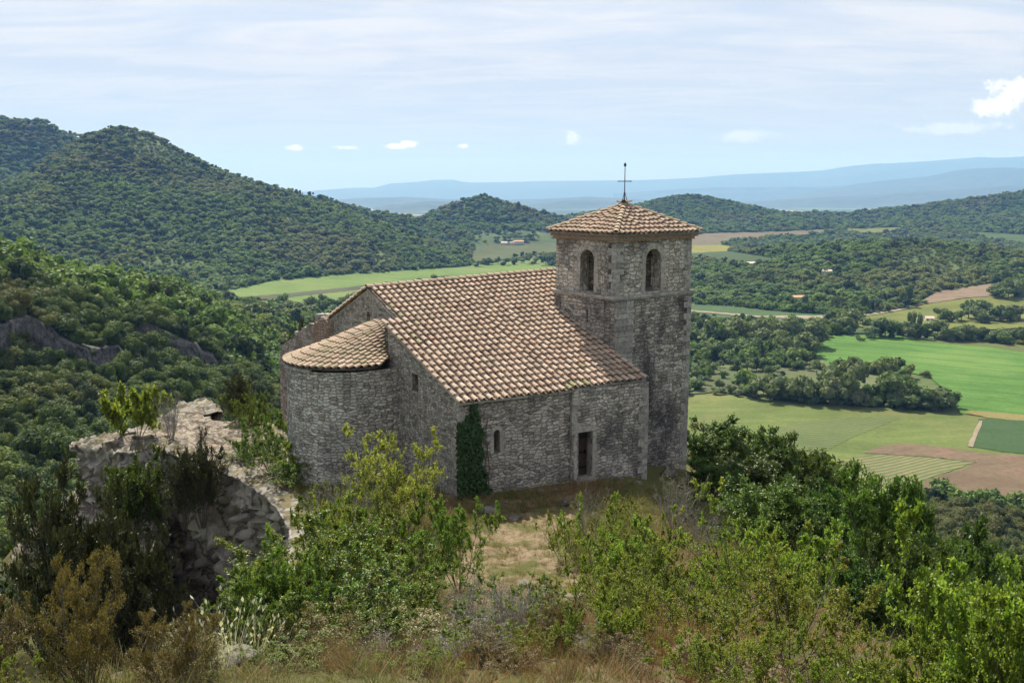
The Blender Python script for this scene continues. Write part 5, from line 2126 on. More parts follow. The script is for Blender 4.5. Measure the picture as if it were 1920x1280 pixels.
P_('bright', 1150, 10.4, 1120, 110, 'shrub', 'thin leggy green shrub with bare stems at the bottom', 'shrub')
for i, (px, r, top, wd) in enumerate(((880, 11.5, 1075, 130), (950, 11.0, 1090, 120), (1010, 11.3, 1095, 120), (905, 10, 1150, 140), (700, 10.1, 1180, 130), (830, 9.8, 1190, 130), (1120, 9.9, 1185, 120))):
    P_('twig', px, r, top, wd, 'dead_shrub', ['grey dry brush left below the clearing', 'grey dry brush in the centre just below the clearing', 'dry brush right of the centre below the clearing',
       'tangle of pale dead stems at the bottom centre', 'brown dead stems among the rusty bushes', 'dead stems in front at the bottom centre', 'dead stems below the leggy green shrub'][i], 'shrub')
P_('green', 470, 36, 830, 110, 'shrub', 'dark green shrub below the upright one at the cliff rim', 'shrub', base=(-10.9, 37.6, None))
P_('mixed', 520, 35, 850, 110, 'shrub', 'leafy shrub between the cliff rim and the apse wall', 'shrub', base=(-9.3, 36.2, None))
P_('grey', 545, 31, 925, 110, 'shrub', 'brown grey twigs at the rim above the sheer cliff face', 'shrub', base=(-7.4, 31.0, None))
P_('haw', 580, 28, 940, 110, 'shrub', 'olive bush on the rim just left of the big thicket', 'shrub', base=(-6.4, 27.6, None))
EX = [('mixed', 540, 18, 1000, 150, 'green bush hiding the brink above the cliff face'), ('green', 520, 22, 965, 130, 'dark bush on the brink left of the big thicket'),
      ('haw', 480, 9.6, 1200, 150, 'yellowish low bush right above the flat rock'), ('rust', 360, 8.9, 1190, 150, 'rusty bush at the lower end of the ravine edge'),
      ('mixed', 1000, 12.5, 1090, 170, 'green bush at the lower end of the clearing'), ('haw', 820, 9.3, 1190, 180, 'yellowish low bush at the bottom left of centre'),
      ('mixed', 560, 9.2, 1200, 170, 'low green and gold bush at the bottom beside the oat grass'), ('haw', 700, 9.1, 1215, 170, 'olive bush at the very bottom left of centre'),
      ('green', 545, 30, 885, 110, 'dark green bush at the foot of the round apse'), ('grey', 530, 28, 900, 120, 'grey thorny bush on the brink below the upright shrub'),
      ('grey', 585, 27, 905, 110, 'dry grey bush under the left part of the apse'), ('green', 450, 34, 850, 90, 'green bush where the pale rock ends'),
      ('haw', 540, 24, 945, 130, 'olive bush on the brink above the cliff face'),
      ('mixed', 880, 10.4, 1150, 180, 'green and gold bush in front of the grey brush'), ('haw', 980, 10.0, 1150, 190, 'olive bush at the bottom right of centre'),
      ('haw', 1080, 10.2, 1120, 190, 'yellowish bush left of the low spreading hawthorn'), ('rust', 940, 9.6, 1200, 170, 'rusty low bush at the very bottom centre'),
      ('haw', 1190, 11.5, 1060, 220, 'olive bush under the tangled green bush'), ('mixed', 700, 10.6, 1110, 230, 'gold flecked bush between the two rusty bushes'),
      ('green', 460, 11.4, 1120, 170, 'green bush on the brink above the oat grass'), ('rust', 1150, 9.7, 1190, 170, 'brown low bush at the bottom under the leggy shrub'),
      ('haw', 1320, 9.3, 1170, 220, 'grass green bush at the bottom left of the wide hawthorn'), ('haw', 1540, 8.8, 1180, 230, 'olive green bush at the bottom below the wide hawthorn'),
      ('haw', 1350, 17, 985, 200, 'yellowish bush behind the low spreading hawthorn'), ('bright', 1480, 19, 990, 170, 'fresh green bush behind the wide hawthorn'),
      ('haw', 1060, 25, 945, 130, 'low olive bush on the bank below the chapel door'), ('haw', 1160, 27, 925, 150, 'wide olive bush below the right part of the chapel wall'),
      ('grey', 1100, 29, 915, 90, 'thin grey bush by the chapel door'), ('mixed', 860, 22, 905, 110, 'small green bush below the ivy'),
      ('haw', 610, 22, 930, 160, 'yellowish low bush above the thicket under the apse'), ('yellow', 600, 25.5, 925, 110, 'pale green bush beside the grey twiggy bush')]
for kd, px, r, top, wd, lb in EX:
    P_(kd, px, r, top, wd, 'shrub', lb, 'shrub')
# trees right of and below the tower
TR = [('oak', 1350, 46, 782, 150, 'dark green oak right beside the bell tower'), ('oak', 1440, 47, 800, 140, 'dark oak with uneven crown second from the tower'),
      ('oak', 1400, 40, 850, 170, 'dark green oak below the two oaks by the tower'), ('oak', 1490, 50, 835, 110, 'rounded oak at the edge above the vineyard'),
      ('oak', 1330, 38, 860, 120, 'shaded oak tucked against the tower foot'), ('maple', 1440, 31, 905, 190, 'mid green tree in front of the dark oaks'),
      ('oak', 1540, 38, 905, 130, 'dark green tree between the oaks and the light green maple'), ('oak', 1530, 30, 960, 150, 'dark tree in the shaded gap left of the maple'),
      ('maple', 1660, 27, 895, 210, 'large fine leaved maple in the right middle'), ('oak', 1610, 52, 893, 90, 'small round tree peeking above the maple'),
      ('oak', 1780, 34, 935, 170, 'dark tree right behind the maple'), ('oak', 1700, 24, 1000, 160, 'shaded tree under the maple crown'),
      ('oak', 1860, 44, 925, 150, 'dark tree near the right edge above the shrubs'), ('maple', 1900, 33, 985, 150, 'green tree at the right edge behind the bright shrub'),
      ('oak', 1590, 22, 1040, 160, 'dark thicket tree behind the wide hawthorn'), ('oak', 1800, 22, 1050, 160, 'dark tree behind the tall shoot'),
      ('oak', 1480, 42, 880, 120, 'oak in the row just above the mid green tree')]
for kd, px, r, top, wd, lb in TR:
    P_(kd, px, r, top, wd, 'oak' if kd == 'oak' else 'maple', lb, 'tree', sink=.4)

# ivy on the south wall
iv = empty('ivy', tuple(OW + s_ * .8 + ZA * 0), 'dark green ivy climbing the chapel wall left of the small arched window', 'ivy')
rgn = np.random.RandomState(5)
pts = []
while len(pts) < 6000:
    x = rgn.uniform(838, 920)
    y = rgn.uniform(748, 935)
    inside = False
    if 880 - (y - 750) * .02 < x < 893 + (y - 750) * .03 and y < 800:
        inside = True
    l = 851 - (y - 785) * .05 + 5 * math.sin(y * .11) + max(0, 812 - y) * .5
    rr_ = 901 + (y - 785) * .05 + 4 * math.sin(y * .17 + 2) + max(0, y - 880) * .3
    if y > 785 + 8 * math.sin(x * .3) and l < x < rr_:
        inside = rgn.rand() < .93
    if inside and math.sin(x * .33 + 1) * math.sin(y * .09) < .86:
        a, b = sz_on(x, y, OW, s_)
        if a > -.15:
            pts.append(OW + s_ * a + ZA * b + nS * rgn.uniform(.02, .16))
pts = np.array(pts)
n = len(pts)
D = np.tile(-ZA, (n, 1)) + rgn.normal(0, .55, (n, 3))
D /= np.linalg.norm(D, axis=1)[:, None]
N_ = np.tile(nS + ZA * .5, (n, 1)) + rgn.normal(0, .35, (n, 3))
S2 = np.cross(D, N_)
S2 /= np.linalg.norm(S2, axis=1)[:, None]
L = rgn.uniform(.06, .12, (n, 1))
Vi = np.stack([pts, pts + D * L * .4 - S2 * L * .5, pts + D * L, pts + D * L * .4 + S2 * L * .5], 1).reshape(-1, 3) - np.array(iv.location)
obj('foliage', mesh_data('foliage', Vi, np.arange(n * 4).reshape(-1, 4), [M['lf_ivy']]), iv)
g = Geo()
for k in range(7):
    p = OW + s_ * (.45 + .13 * k) + nS * .03 - ZA * .3
    for j in range(8):
        q = p + ZA * .42 + s_ * rng.uniform(-.1, .1)
        tube(g, p, q, .022 - j * .002, 5)
        p = q
        if p[2] > 3.2:
            break
g.build('stems', M['bark'], iv)


# ---- grasses: one object each, instanced tufts
def tuft(seed, nb, ht, wd, lean, mat, head=0.0):
    rg_ = np.random.RandomState(seed)
    V, Fc = [], []
    for i in range(nb):
        az = rg_.uniform(0, 2 * math.pi)
        p = np.array([math.cos(az), math.sin(az), 0]) * rg_.uniform(0, .08)
        d = np.array([math.cos(az) * lean * rg_.uniform(.1, 1), math.sin(az) * lean * rg_.uniform(.1, 1), 1.0])
        h_ = ht * rg_.uniform(.5, 1.05)
        sdir = np.array([-math.sin(az + rg_.uniform(-1, 1)), math.cos(az), 0])
        b = len(V)
        for k in range(4):
            t = k / 3
            c = p + d * h_ * t + np.array([d[0], d[1], -.35]) * h_ * .35 * t * t
            w_ = wd * (1 - t * .85) * .5
            V += [c - sdir * w_, c + sdir * w_]
        for k in range(3):
            Fc.append((b + 2 * k, b + 2 * k + 1, b + 2 * k + 3, b + 2 * k + 2))
        if head:
            b = len(V)
            c0 = c
            dd = unit(d + rg_.normal(0, .2, 3))
            V += [c0 - sdir * head * .12, c0 + dd * head * .5 - sdir * head * .22, c0 + dd * head, c0 + dd * head * .5 + sdir * head * .22]
            Fc.append((b, b + 1, b + 2, b + 3))
    return mesh_data('tuft', np.array(V), np.array(Fc), [mat])


def scatter(name, P, protos, label_kind='stuff', scale=None, rotz=None, pid=None):
    """one object whose points carry instances of the prototypes (grass, forest canopy)"""
    n = len(P)
    me = bpy.data.meshes.new(name)
    me.vertices.add(n)
    me.vertices.foreach_set('co', np.asarray(P, np.float32).ravel())
    a = me.attributes.new('sc', 'FLOAT_VECTOR', 'POINT')
    a.data.foreach_set('vector', np.asarray(scale, np.float32).ravel())
    a = me.attributes.new('rz', 'FLOAT', 'POINT')
    a.data.foreach_set('value', np.asarray(rotz, np.float32))
    a = me.attributes.new('pid', 'INT', 'POINT')
    a.data.foreach_set('value', np.asarray(pid, np.int32))
    o = obj(name, me)
    col = bpy.data.collections.new(name + '_kinds')
    for k, m_ in enumerate(protos):
        po = bpy.data.objects.new('%s_kind_%02d' % (name, k), m_)
        col.objects.link(po)
    ng = bpy.data.node_groups.new(name, 'GeometryNodeTree')
    ng.interface.new_socket('Geometry', in_out='INPUT', socket_type='NodeSocketGeometry')
    ng.interface.new_socket('Geometry', in_out='OUTPUT', socket_type='NodeSocketGeometry')
    N = ng.nodes
    gi, go = N.new('NodeGroupInput'), N.new('NodeGroupOutput')
    ci = N.new('GeometryNodeCollectionInfo')
    ci.inputs['Collection'].default_value = col
    ci.inputs['Separate Children'].default_value = True
    ci.inputs['Reset Children'].default_value = True
    ip = N.new('GeometryNodeInstanceOnPoints')
    ip.inputs['Pick Instance'].default_value = True

    def at(nm, ty):
        q = N.new('GeometryNodeInputNamedAttribute')
        q.data_type = ty
        q.inputs['Name'].default_value = nm
        return q.outputs['Attribute']
    cx = N.new('ShaderNodeCombineXYZ')
    ng.links.new(at('rz', 'FLOAT'), cx.inputs[2])
    ng.links.new(gi.outputs[0], ip.inputs['Points'])
    ng.links.new(ci.outputs[0], ip.inputs['Instance'])
    ng.links.new(at('pid', 'INT'), ip.inputs['Instance Index'])
    ng.links.new(cx.outputs[0], ip.inputs['Rotation'])
    ng.links.new(at('sc', 'FLOAT_VECTOR'), ip.inputs['Scale'])
    ng.links.new(ip.outputs[0], go.inputs[0])
    md = o.modifiers.new('scatter', 'NODES')
    md.node_group = ng
    tag(o, kind='stuff')
    return o


tufts = [tuft(1, 26, .30, .008, .5, M['grass']), tuft(2, 22, .38, .008, .6, M['grass']), tuft(3, 24, .34, .007, .5, M['straw']),
         tuft(4, 20, .45, .006, .7, M['straw']), tuft(5, 22, .30, .008, .8, M['strawred'])]
rgn = np.random.RandomState(77)
N0 = 21000
gxp = rgn.uniform(-10, 14, N0)
gyp = 3 + 33 * rgn.rand(N0) ** .85
cmask = np.clip(-poly_sd(gxp, gyp, np.array([(-2.2, 21), (-1.3, 31), (2.8, 33.5), (2.0, 27), (2.2, 21.5), (1.2, 17), (3.6, 10), (1.6, 7.5), (.3, 12)], float)) / .8 + .2, 0, 1)
bare = fbm(p3(gxp, gyp) * .8, 3, 8)
keep = (rgn.rand(N0) > cmask * (.30 + .8 * bare)) & (poly_sd(gxp, gyp, PROM) < -.3)
keep &= ~((poly_sd(gxp, gyp, np.array([(loc_[0], loc_[1]) for loc_ in [W(-.3, -.1, 0), W(9, -1.5, 0), W(14, 0, 0), W(14, 12, 0), W(-.3, 12, 0)]], float)) < 0))
gxp, gyp, cmask = gxp[keep], gyp[keep], cmask[keep]
dry = fbm(p3(gxp, gyp) * .35, 3, 15) * 1.3 + cmask * .15 + (gyp < 12) * .12 + rgn.normal(0, .25, len(gxp))
pid = np.where(dry > .12, 2 + rgn.randint(0, 3, len(gxp)), rgn.randint(0, 2, len(gxp)))
s0 = rgn.uniform(.5, 1.15, len(gxp)) * np.where(cmask > .5, .55, 1.0) * np.where(gyp < 14, .8, 1)
scatter('dry_grass', np.stack([gxp, gyp, near_h(gxp, gyp) - .02], -1), tufts, scale=np.stack([s0 * 1.5, s0 * 1.5, s0], -1), rotz=rgn.uniform(0, 6.3, len(gxp)), pid=pid)
# tall pale oat grass in the left foreground and rusty stalks in the middle
oat = tuft(9, 26, .75, .006, .55, M['oat'], .07)
for i, (px, r, k) in enumerate(((395, 9.6, 1), (440, 9.9, 1), (480, 10.1, .9), (520, 10.3, .8), (360, 9.4, .8), (420, 9.3, .8), (1390, 9.6, .7), (1560, 9.2, .7))):
    x, y, z, D = spot(px, r)
    o = obj('grass_tuft', oat, None, (x, y, z - .03))
    o.scale = (k * 1.1, k * 1.1, k)
    o.rotation_euler = (0, 0, i * 1.1)
    tag(o, ['tall pale oat grass beside the flat rock, second tuft from the left', 'pale oat grass tuft just right above the flat rock', 'pale oat grass tuft right of the flat rock',
            'pale oat grass furthest right in the left foreground group', 'pale oat grass furthest left, over the ravine', 'pale oat grass in front of the flat rock',
            'pale grass tuft under the low hawthorn', 'pale grass tuft at the foot of the wide hawthorn'][i], 'grass', 'tufts of pale oat grass')
stalk = [tuft(12, 30, .95, .007, .35, M['straw'], .03), tuft(13, 30, .8, .007, .45, M['strawred'], .03)]
rgn = np.random.RandomState(3)
ns = 520
pxr = rgn.uniform(560, 1360, ns)
rr_ = rgn.uniform(8.8, 12.8, ns)
xs_ = (pxr - 960) / F * rr_ * 1.02
ys_ = np.sqrt(rr_ ** 2 - xs_ ** 2)
scl = rgn.uniform(.3, .62, ns)
scatter('dry_stalks', np.stack([xs_, ys_, near_h(xs_, ys_) - .03], -1), stalk, scale=np.stack([scl, scl, scl], -1), rotz=rgn.uniform(0, 6.3, ns), pid=(pxr > 980).astype(int) | (rgn.rand(ns) < .3))


# ================================================================== woods
def crown_mesh(seed, nq, qs, mat, shape=(1, 1, .9), lobes=7, core=True, trunk=True):
    """crown of unit radius: leaf clumps through the outer volume of several lobes, plus a trunk"""
    rg_ = np.random.RandomState(seed)
    C = rg_.normal(0, .42, (lobes, 3)) * (1, 1, .65)
    C[:, 2] += .15
    Rr = rg_.uniform(.38, .62, lobes)
    k = rg_.randint(0, lobes, nq)
    d = rg_.normal(0, 1, (nq, 3))
    d /= np.linalg.norm(d, axis=1)[:, None]
    d[:, 2] = np.where(d[:, 2] < -.3, -d[:, 2], d[:, 2])
    P = C[k] + d * (Rr[k] * rg_.uniform(.72, 1.08, nq))[:, None]
    N = d + rg_.normal(0, .42, (nq, 3))
    N /= np.linalg.norm(N, axis=1)[:, None]
    A = np.cross(N, rg_.normal(0, 1, (nq, 3)))
    A /= np.linalg.norm(A, axis=1)[:, None]
    B = np.cross(N, A)
    s = qs * rg_.uniform(.6, 1.3, (nq, 1))
    V = np.stack([P - A * s, P - B * s * .7, P + A * s, P + B * s * .7], 1).reshape(-1, 3)
    Fc = np.arange(nq * 4).reshape(-1, 4)
    mi = np.zeros(nq, int)
    V = V * np.array(shape) + np.array([0, 0, shape[2] * .85])
    if core:
        cv = []
        cf = []
        for c, r_ in zip(C, Rr):
            b = len(V) + len(cv)
            for la in (-.6, .25, .85):
                for lo in range(6):
                    t = lo * math.pi / 3 + la
                    cl_ = math.sqrt(1 - la * la * .9)
                    cv.append((c + np.array([math.cos(t) * cl_, math.sin(t) * cl_, la]) * r_ * .74) * np.array(shape) + np.array([0, 0, shape[2] * .85]))
            for ri in range(2):
                for lo in range(6):
                    cf.append((b + ri * 6 + lo, b + ri * 6 + (lo + 1) % 6, b + (ri + 1) * 6 + (lo + 1) % 6, b + (ri + 1) * 6 + lo))
            cf.append((b + 12, b + 13, b + 14, b + 15))
            cf.append((b + 12, b + 15, b + 16, b + 17))
        V = np.concatenate([V, np.array(cv)])
        Fc = np.concatenate([Fc, np.array(cf)])
        mi = np.concatenate([mi, np.zeros(len(cf), int)])
    if trunk:
        b = len(V)
        tv = []
        for z_, r_ in ((-.5, .07), (shape[2] * .9, .035)):
            for q in range(4):
                tv.append((r_ * math.cos(q * math.pi / 2), r_ * math.sin(q * math.pi / 2), z_))
        V = np.concatenate([V, np.array(tv)])
        Fc = np.concatenate([Fc, np.array([(b + q, b + (q + 1) % 4, b + 4 + (q + 1) % 4, b + 4 + q) for q in range(4)])])
        mi = np.concatenate([mi, np.ones(4, int)])
    return mesh_data('crown', V, Fc, [mat, M['bark']], mat_idx=mi)


mid_p = [crown_mesh(200 + k, 2000, .075, M['wood_mid'], (1, 1, [.95, .8, 1.15][k % 3]), [8, 6, 9][k % 3]) for k in range(5)]
mid_p.append(crown_mesh(207, 1500, .07, M['wood_dark'], (.9, .9, 1.0), 8))
far_p = [crown_mesh(220 + k, 260, .17, M['wood_far'], (1, 1, [.95, .8, 1.2][k % 3]), [6, 5, 7][k % 3]) for k in range(5)]
far_p.append(crown_mesh(227, 240, .15, M['wood_dark'], (.85, .85, 1.05), 6))


def in_fields(x, y):
    m = np.zeros(len(x), bool)
    for P in FIELDS_XY:
        b = (x > P[:, 0].min() - 3) & (x < P[:, 0].max() + 3) & (y > P[:, 1].min() - 3) & (y < P[:, 1].max() + 3)
        if b.any():
            idx = np.where(b)[0]
            sdv = poly_sd(x[idx], y[idx], P)
            m[idx[sdv < 1.5]] = True
    return m


OPEN_PX = [  # scrubby open ground between the hedges and near farms (image outlines, used to thin the wood)
    [(1290, 660), (1400, 690), (1500, 690), (1540, 665), (1560, 700), (1640, 700), (1800, 700), (1830, 760), (1290, 745)],
    [(1290, 605), (1500, 615), (1610, 618), (1990, 640), (1990, 615), (1290, 600)],
    [(1760, 560), (1990, 545), (1990, 630), (1600, 640), (1600, 590)],
    [(440, 560), (1050, 500), (1050, 560), (640, 600), (440, 585)],
    [(885, 440), (1058, 440), (1058, 500), (885, 500)],
]
OPEN_XY = []
for L in OPEN_PX:
    hp = [hit(*p) for p in L]
    OPEN_XY.append(np.array([h_[:2] for h_ in hp if h_ is not None]))


def wood(name, r0, r1, cell, rad, protos, seed, amin=-34, amax=36, thin=0.0):
    rg_ = np.random.RandomState(seed)
    xm = r1 * math.sin(R(max(-amin, amax)))
    xs, ys = np.meshgrid(np.arange(-xm, xm, cell), np.arange(0, r1, cell))
    xs = xs.ravel() + rg_.uniform(-.45, .45, xs.size) * cell
    ys = ys.ravel() + rg_.uniform(-.45, .45, ys.size) * cell
    r = np.hypot(xs, ys)
    az = np.degrees(np.arctan2(xs, ys))
    k = (r > r0) & (r < r1) & (az > amin) & (az < amax) & (rg_.rand(len(r)) > thin)
    xs, ys, r = xs[k], ys[k], r[k]
    k = ~in_fields(xs, ys)
    for Pn in OPEN_XY:
        sdv = poly_sd(xs, ys, Pn)
        k &= ~((sdv < 0) & (rg_.rand(len(xs)) > .06))
    if r0 < 100:
        k &= poly_sd(xs, ys, PROM) > 6.0
        pxx = 960 + F * xs / np.maximum(ys, 1)
        for p0_, p1_, rb_, hh_ in BANDS:
            rq = np.hypot(xs, ys)
            rbb_ = rb_ + 4 * np.sin(pxx * .035)
            k &= ~((pxx > p0_) & (pxx < p1_) & (rq > rbb_ - 26) & (rq < rbb_ + 3) & (rg_.rand(len(xs)) > .68))
    xs, ys = xs[k], ys[k]
    zs = height(xs, ys)
    # hidden from any nearby viewpoint: far behind a ridge
    px, py = prj(np.stack([xs, ys, zs + 8], -1))
    s = rad * np.clip(rg_.lognormal(0, .30, len(xs)), .5, 1.7)
    clearing = fbm(p3(xs, ys) / 90, 3, 71)
    s = s * np.where(clearing > .42, .55, 1.0)
    return scatter(name, np.stack([xs, ys, zs - .2 - .15 * s], -1), protos, scale=np.stack([s, s, s * rg_.uniform(.85, 1.25, len(xs)) * (.72 if r0 > 900 else 1.0)], -1),
                   rotz=rg_.uniform(0, 6.3, len(xs)), pid=rg_.randint(0, len(protos), len(xs)))


wood('woodland_slope', 45, 340, 3.4, 2.45, mid_p, 1, -62, 50)
wood('woodland_valley', 340, 950, 5.0, 3.5, far_p, 2, -50, 46)
wood('woodland_hills', 950, 2100, 7.0, 4.5, far_p, 3, -46, 42)
wood('woodland_far', 2100, 3400, 8.6, 5.6, far_p, 4, -46, 42)
#@@V

# ================================================================== valley trees, farms
val_p = [crown_mesh(240 + k, 520, .13, M['tree_valley'], (1, 1, [1.0, .85, 1.3, 1.1][k]), [7, 6, 8, 6][k]) for k in range(4)]
pop_p = [crown_mesh(250 + k, 500, .13, M['tree_valley'], (.75, .75, 2.6), 9) for k in range(2)]
_tc = [0]


def vtree(px, py, hpx, label, kind=0, group=None, name=None, wk=1.0):
    h_ = hit(px, py)
    if h_ is None:
        return None
    _tc[0] += 1
    D = h_[1] * math.cos(PIT) - (h_[2] - H) * math.sin(PIT)
    hm = hpx * D / F
    k = _tc[0]
    if kind == 'poplar':
        me, unit_h = pop_p[k % 2], 5.6
    else:
        me, unit_h = val_p[(k if kind == 0 else kind) % 4], 2.05
    o = obj(name or ('poplar' if kind == 'poplar' else 'broadleaf_tree'), me, None, (h_[0], h_[1], h_[2] - .4))
    s = hm / unit_h
    o.scale = (s * wk * (1 + .2 * math.sin(k * 3.1)), s * wk * (1 + .2 * math.sin(k * 3.1)), s)
    o.rotation_euler = (0, 0, k * 1.7)
    return tag(o, label, 'tree', group)


rv = random.Random(4)


ORD = 'first second third fourth fifth sixth seventh eighth ninth tenth eleventh twelfth thirteenth fourteenth fifteenth sixteenth'.split()


def row(pts, n, h0, h1, label, group, wk=1.1, jit=5, kind=0):
    """trees along an image polyline; the label holds for every one of them"""
    pts = [tuple(map(float, l.split(','))) for l in pts.split()]
    P = resample(pts, 1.0)
    L_ = []
    for i in range(n):
        t = (i + .5 + rv.uniform(-.35, .35)) / n
        p = P[min(int(t * len(P)), len(P) - 1)]
        L_.append((p[0] + rv.uniform(-3, 3), p[1] + rv.uniform(-jit, jit), rv.uniform(h0, h1)))
    L_.sort()
    for i, (a, b, hh) in enumerate(L_):
        if i <= (n - 1) / 2:
            pos = '%s%s from the left' % ('', ORD[i]) if i else 'leftmost'
        else:
            j = n - 1 - i
            pos = '%s from the right' % ORD[j] if j else 'rightmost'
        vtree(a, b, hh, '%s %s' % (pos, label), kind, group, wk=wk * rv.uniform(.85, 1.2))


row("1430,742 1500,752 1600,757 1700,762 1790,768", 28, 28, 50, 'tree in the tall hedge below the bright green field', 'hedge trees below the bright green field')
row("1330,735 1440,745 1560,752 1700,762", 26, 12, 24, 'low bush at the foot of that tall hedge', 'low hedge bushes')
row("1300,700 1380,690 1450,700 1500,690 1540,700", 16, 14, 26, 'small bush on scrub left of the bright field', 'scrub bushes')
row("1300,650 1340,655 1400,650 1450,655 1500,650 1530,650", 20, 35, 55, 'tree in the copse right of the tower', 'copse trees')
row("1300,668 1360,672 1440,670 1510,668", 16, 30, 46, 'lower tree on the near copse edge', 'copse edge trees')
row("1300,622 1380,625 1460,630 1540,632", 12, 18, 28, 'small tree on the far copse edge', 'copse far trees')
row("1300,735 1330,700 1300,715", 5, 20, 32, 'bush on the scrubby bank beside the tower', 'bank bushes')
row("1630,632 1700,632 1790,636 1850,640 1930,640", 24, 18, 34, 'round tree behind the bright green field', 'tree line behind the bright green field')
row("1600,636 1660,634", 4, 10, 14, 'low bush just right of the willow', 'low bushes by the willow')
row("1300,592 1400,600 1500,606", 3, 6, 9, 'tiny bush on the pale farm track', 'track bushes')
row("1760,604 1800,600 1850,603 1900,602", 9, 20, 32, 'orchard tree beside the right farmhouse', 'orchard trees')
row("1862,557 1885,556 1910,552", 5, 26, 36, 'dark tree by the brown field', 'trees by the brown field')
row("460,598 520,594 580,592 640,588 660,584", 22, 24, 36, 'tree in the row below the left meadow', 'tree row below the left meadow', jit=3)
row("888,500 940,497 1000,493 1050,490", 12, 12, 20, 'tree in the hedge below the hillside pasture', 'hedge below the pasture', jit=2)
row("926,456 938,452 998,450 1006,456", 7, 10, 16, 'garden tree around the white farmhouse', 'farm garden trees', jit=4)
row("1020,492 1040,498 1056,494", 5, 14, 22, 'tree beside the small orange roofed house', 'trees by the small house', jit=3)
vtree(1712, 632, 62, 'tall dark cypress in the tree line behind the bright green field', 'poplar', name='cypress')
vtree(1570, 612, 44, 'pale green willow at the left corner of the bright green field', 1, name='willow', wk=1.2)
vtree(1592, 622, 38, 'rounded pale tree right of the willow', 2, wk=1.3)
vtree(1756, 770, 60, 'large round tree at the right end of the hedge', 1, wk=1.15)
vtree(1680, 757, 66, 'tallest dark tree in the middle of the hedge', 3, wk=1.1)
vtree(1590, 752, 76, 'tall rounded tree in the left half of the hedge', 2, wk=1.0)
vtree(1568, 590, 46, 'tall poplar at the edge of the wood behind the farm track', 'poplar')
vtree(1703, 574, 46, 'first poplar at the right end of the knoll wood', 'poplar')
vtree(1690, 576, 40, 'second shorter poplar at the right end of the knoll wood', 'poplar')
vtree(1620, 586, 40, 'poplar in the middle of the knoll wood edge', 'poplar')
vtree(1510, 584, 40, 'dark poplar left of the orange roofed house', 'poplar')
vtree(1882, 545, 50, 'tall dark poplar at the right edge near the brown field', 'poplar')
vtree(1912, 600, 44, 'broad tree in front of the farmhouse at the right edge', 1, wk=1.2)
vtree(1835, 600, 34, 'round tree just left of the farmhouse roofs', 2, wk=1.2)


def house(px, py, wm, dm, hm, rot, label, roof='far_roof', roofh=1.6, wings=()):
    h_ = hit(px, py)
    b = (h_[0], h_[1], h_[2])
    e = empty('farmhouse', b, label, 'house', rz=rot)
    g = Geo()
    g2 = Geo()
    gw = Geo()
    for (ox, oy, w_, d_, hh) in ((0, 0, wm, dm, hm),) + tuple(wings):
        x0, x1, y0, y1 = ox - w_ / 2, ox + w_ / 2, oy - d_ / 2, oy + d_ / 2
        rh = roofh * d_ / dm
        g.add([(x0, y0, -1), (x1, y0, -1), (x1, y1, -1), (x0, y1, -1), (x0, y0, hh), (x1, y0, hh), (x1, y1, hh), (x0, y1, hh), (x0, oy, hh + rh), (x1, oy, hh + rh)],
              [(0, 1, 5, 4), (2, 3, 7, 6), (1, 2, 6, 9, 5), (3, 0, 4, 8, 7)])
        e_ = .5
        g2.add([(x0 - e_, y0 - e_, hh - .2), (x1 + e_, y0 - e_, hh - .2), (x1 + e_, oy, hh + rh + .1), (x0 - e_, oy, hh + rh + .1), (x0 - e_, y1 + e_, hh - .2), (x1 + e_, y1 + e_, hh - .2)],
               [(0, 1, 2, 3), (3, 2, 5, 4)])
        g2.add([(x0 - e_, y0 - e_, hh - .4), (x1 + e_, y0 - e_, hh - .4), (x1 + e_, y0 - e_, hh - .2), (x0 - e_, y0 - e_, hh - .2)], [(0, 1, 2, 3)])
        n = max(1, int(w_ / 3.2))
        for i in range(n):
            cx = x0 + w_ * (i + .5) / n
            gw = Geo()
            for zz0 in ((.9,) if hh < 4.5 else (.9, 3.6)):
                gw.add([(cx - .5, y0 - .04, zz0), (cx + .5, y0 - .04, zz0), (cx + .5, y0 - .04, zz0 + 1.3), (cx - .5, y0 - .04, zz0 + 1.3)], [(0, 1, 2, 3)])
            gw.build('window', M['dark'], e, base=(0, 0, 0))
    g.build('wall', M['plaster'], e, base=(0, 0, 0))
    g2.build('roof', M[roof], e, base=(0, 0, 0))
    return e


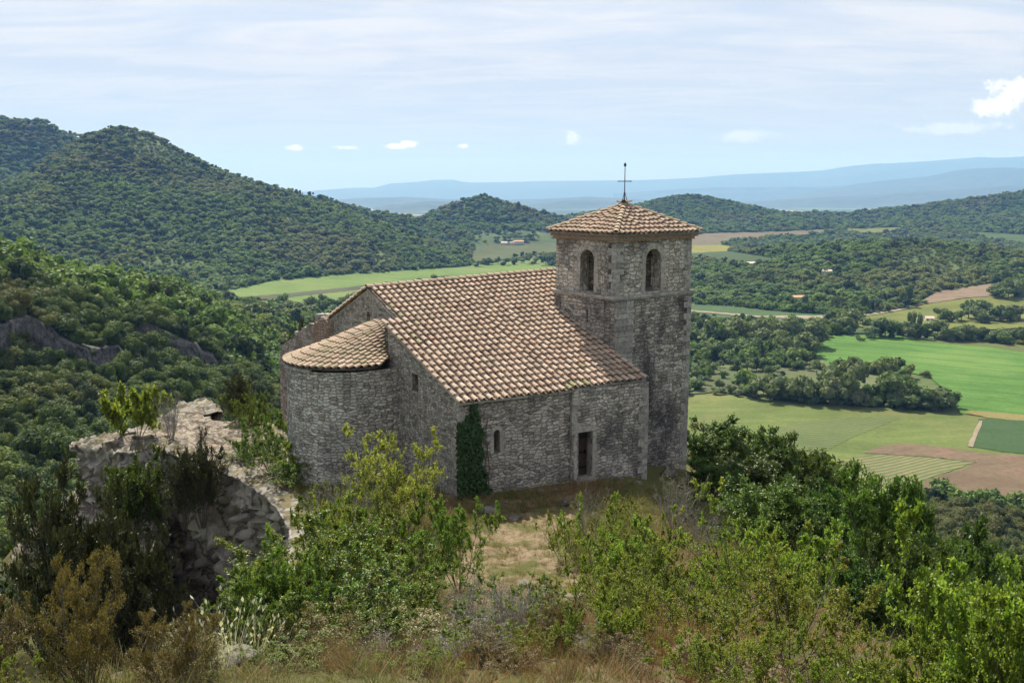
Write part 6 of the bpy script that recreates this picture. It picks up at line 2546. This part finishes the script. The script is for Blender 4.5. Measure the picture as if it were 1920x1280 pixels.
house(972, 458, 22, 12, 7, .3, 'white farmhouse with orange roof on the hillside pasture', wings=((-16, -4, 12, 9, 4.5),))
house(946, 459, 14, 10, 5, -.3, 'low pinkish roofed outbuilding left of the white farmhouse', 'far_roof_pale')
house(1036, 494, 20, 10, 5, .2, 'small house with flat orange roof just left of the tower')
house(1405, 500, 18, 10, 5, .5, 'isolated pale house in the wood right of the tower top', 'far_roof_pale')
house(1549, 514, 12, 8, 4, -.2, 'tiny pale house in the middle of the wood on the knoll', 'far_roof_pale')
house(1497, 566, 13, 8, 5.5, .1, 'orange roofed house at the foot of the knoll wood', wings=((-11, -3, 8, 6, 3),))
house(1524, 640, 9, 5, 3, .2, 'small whitish shed in the copse beside the bright field', 'far_roof_pale')
house(1878, 598, 16, 9, 4.5, .35, 'farmhouse with long tiled roofs near the right edge', 'far_roof_pale', wings=((12, 5, 10, 8, 4), (-12, 3, 9, 6, 3)))
house(1742, 602, 7, 5, 3, -.2, 'little pale hut left of the orchard', 'far_roof_pale')
# utility pole
h_ = hit(1880, 602)
e = empty('utility_pole', tuple(h_), 'tall thin pole standing over the farmhouse roofs', 'pole')
g = Geo()
tube(g, (0, 0, -1), (0, 0, 13), .22, 6, .14)
g.build('mast', M['bark_grey'], e, base=(0, 0, 0))
g = Geo()
obox(g, np.array([0, 0, 12.2]), np.array([1., 0, 0]), np.array([0, 1., 0]), ZA, 1.1, .1, .1)
g.build('crossarm', M['bark_grey'], e, base=(0, 0, 0))

# ------------------------------------------------------------------ haze
def haze_box():
    x, y0, y1, z0, z1 = 37000, -37000, 37000, -260, 1330
    V = [(-x, y0, z0), (x, y0, z0), (x, y1, z0), (-x, y1, z0), (-x, y0, z1), (x, y0, z1), (x, y1, z1), (-x, y1, z1)]
    Fc = [(0, 3, 2, 1), (4, 5, 6, 7), (0, 1, 5, 4), (1, 2, 6, 5), (2, 3, 7, 6), (3, 0, 4, 7)]
    m, t, out = new_mat('air_haze')
    pv = t.n('ShaderNodeVolumePrincipled')
    pv.inputs['Color'].default_value = (.21, .46, 1.0, 1)
    pv.inputs['Density'].default_value = 6.6e-5
    pv.inputs['Absorption Color'].default_value = (.62, .66, .85, 1)
    pv.inputs['Anisotropy'].default_value = 0.1
    t.nt.links.new(pv.outputs[0], out.inputs['Volume'])
    me = mesh_data('haze', V, Fc, [m])
    tag(obj('haze', me), kind='stuff')


haze_box()
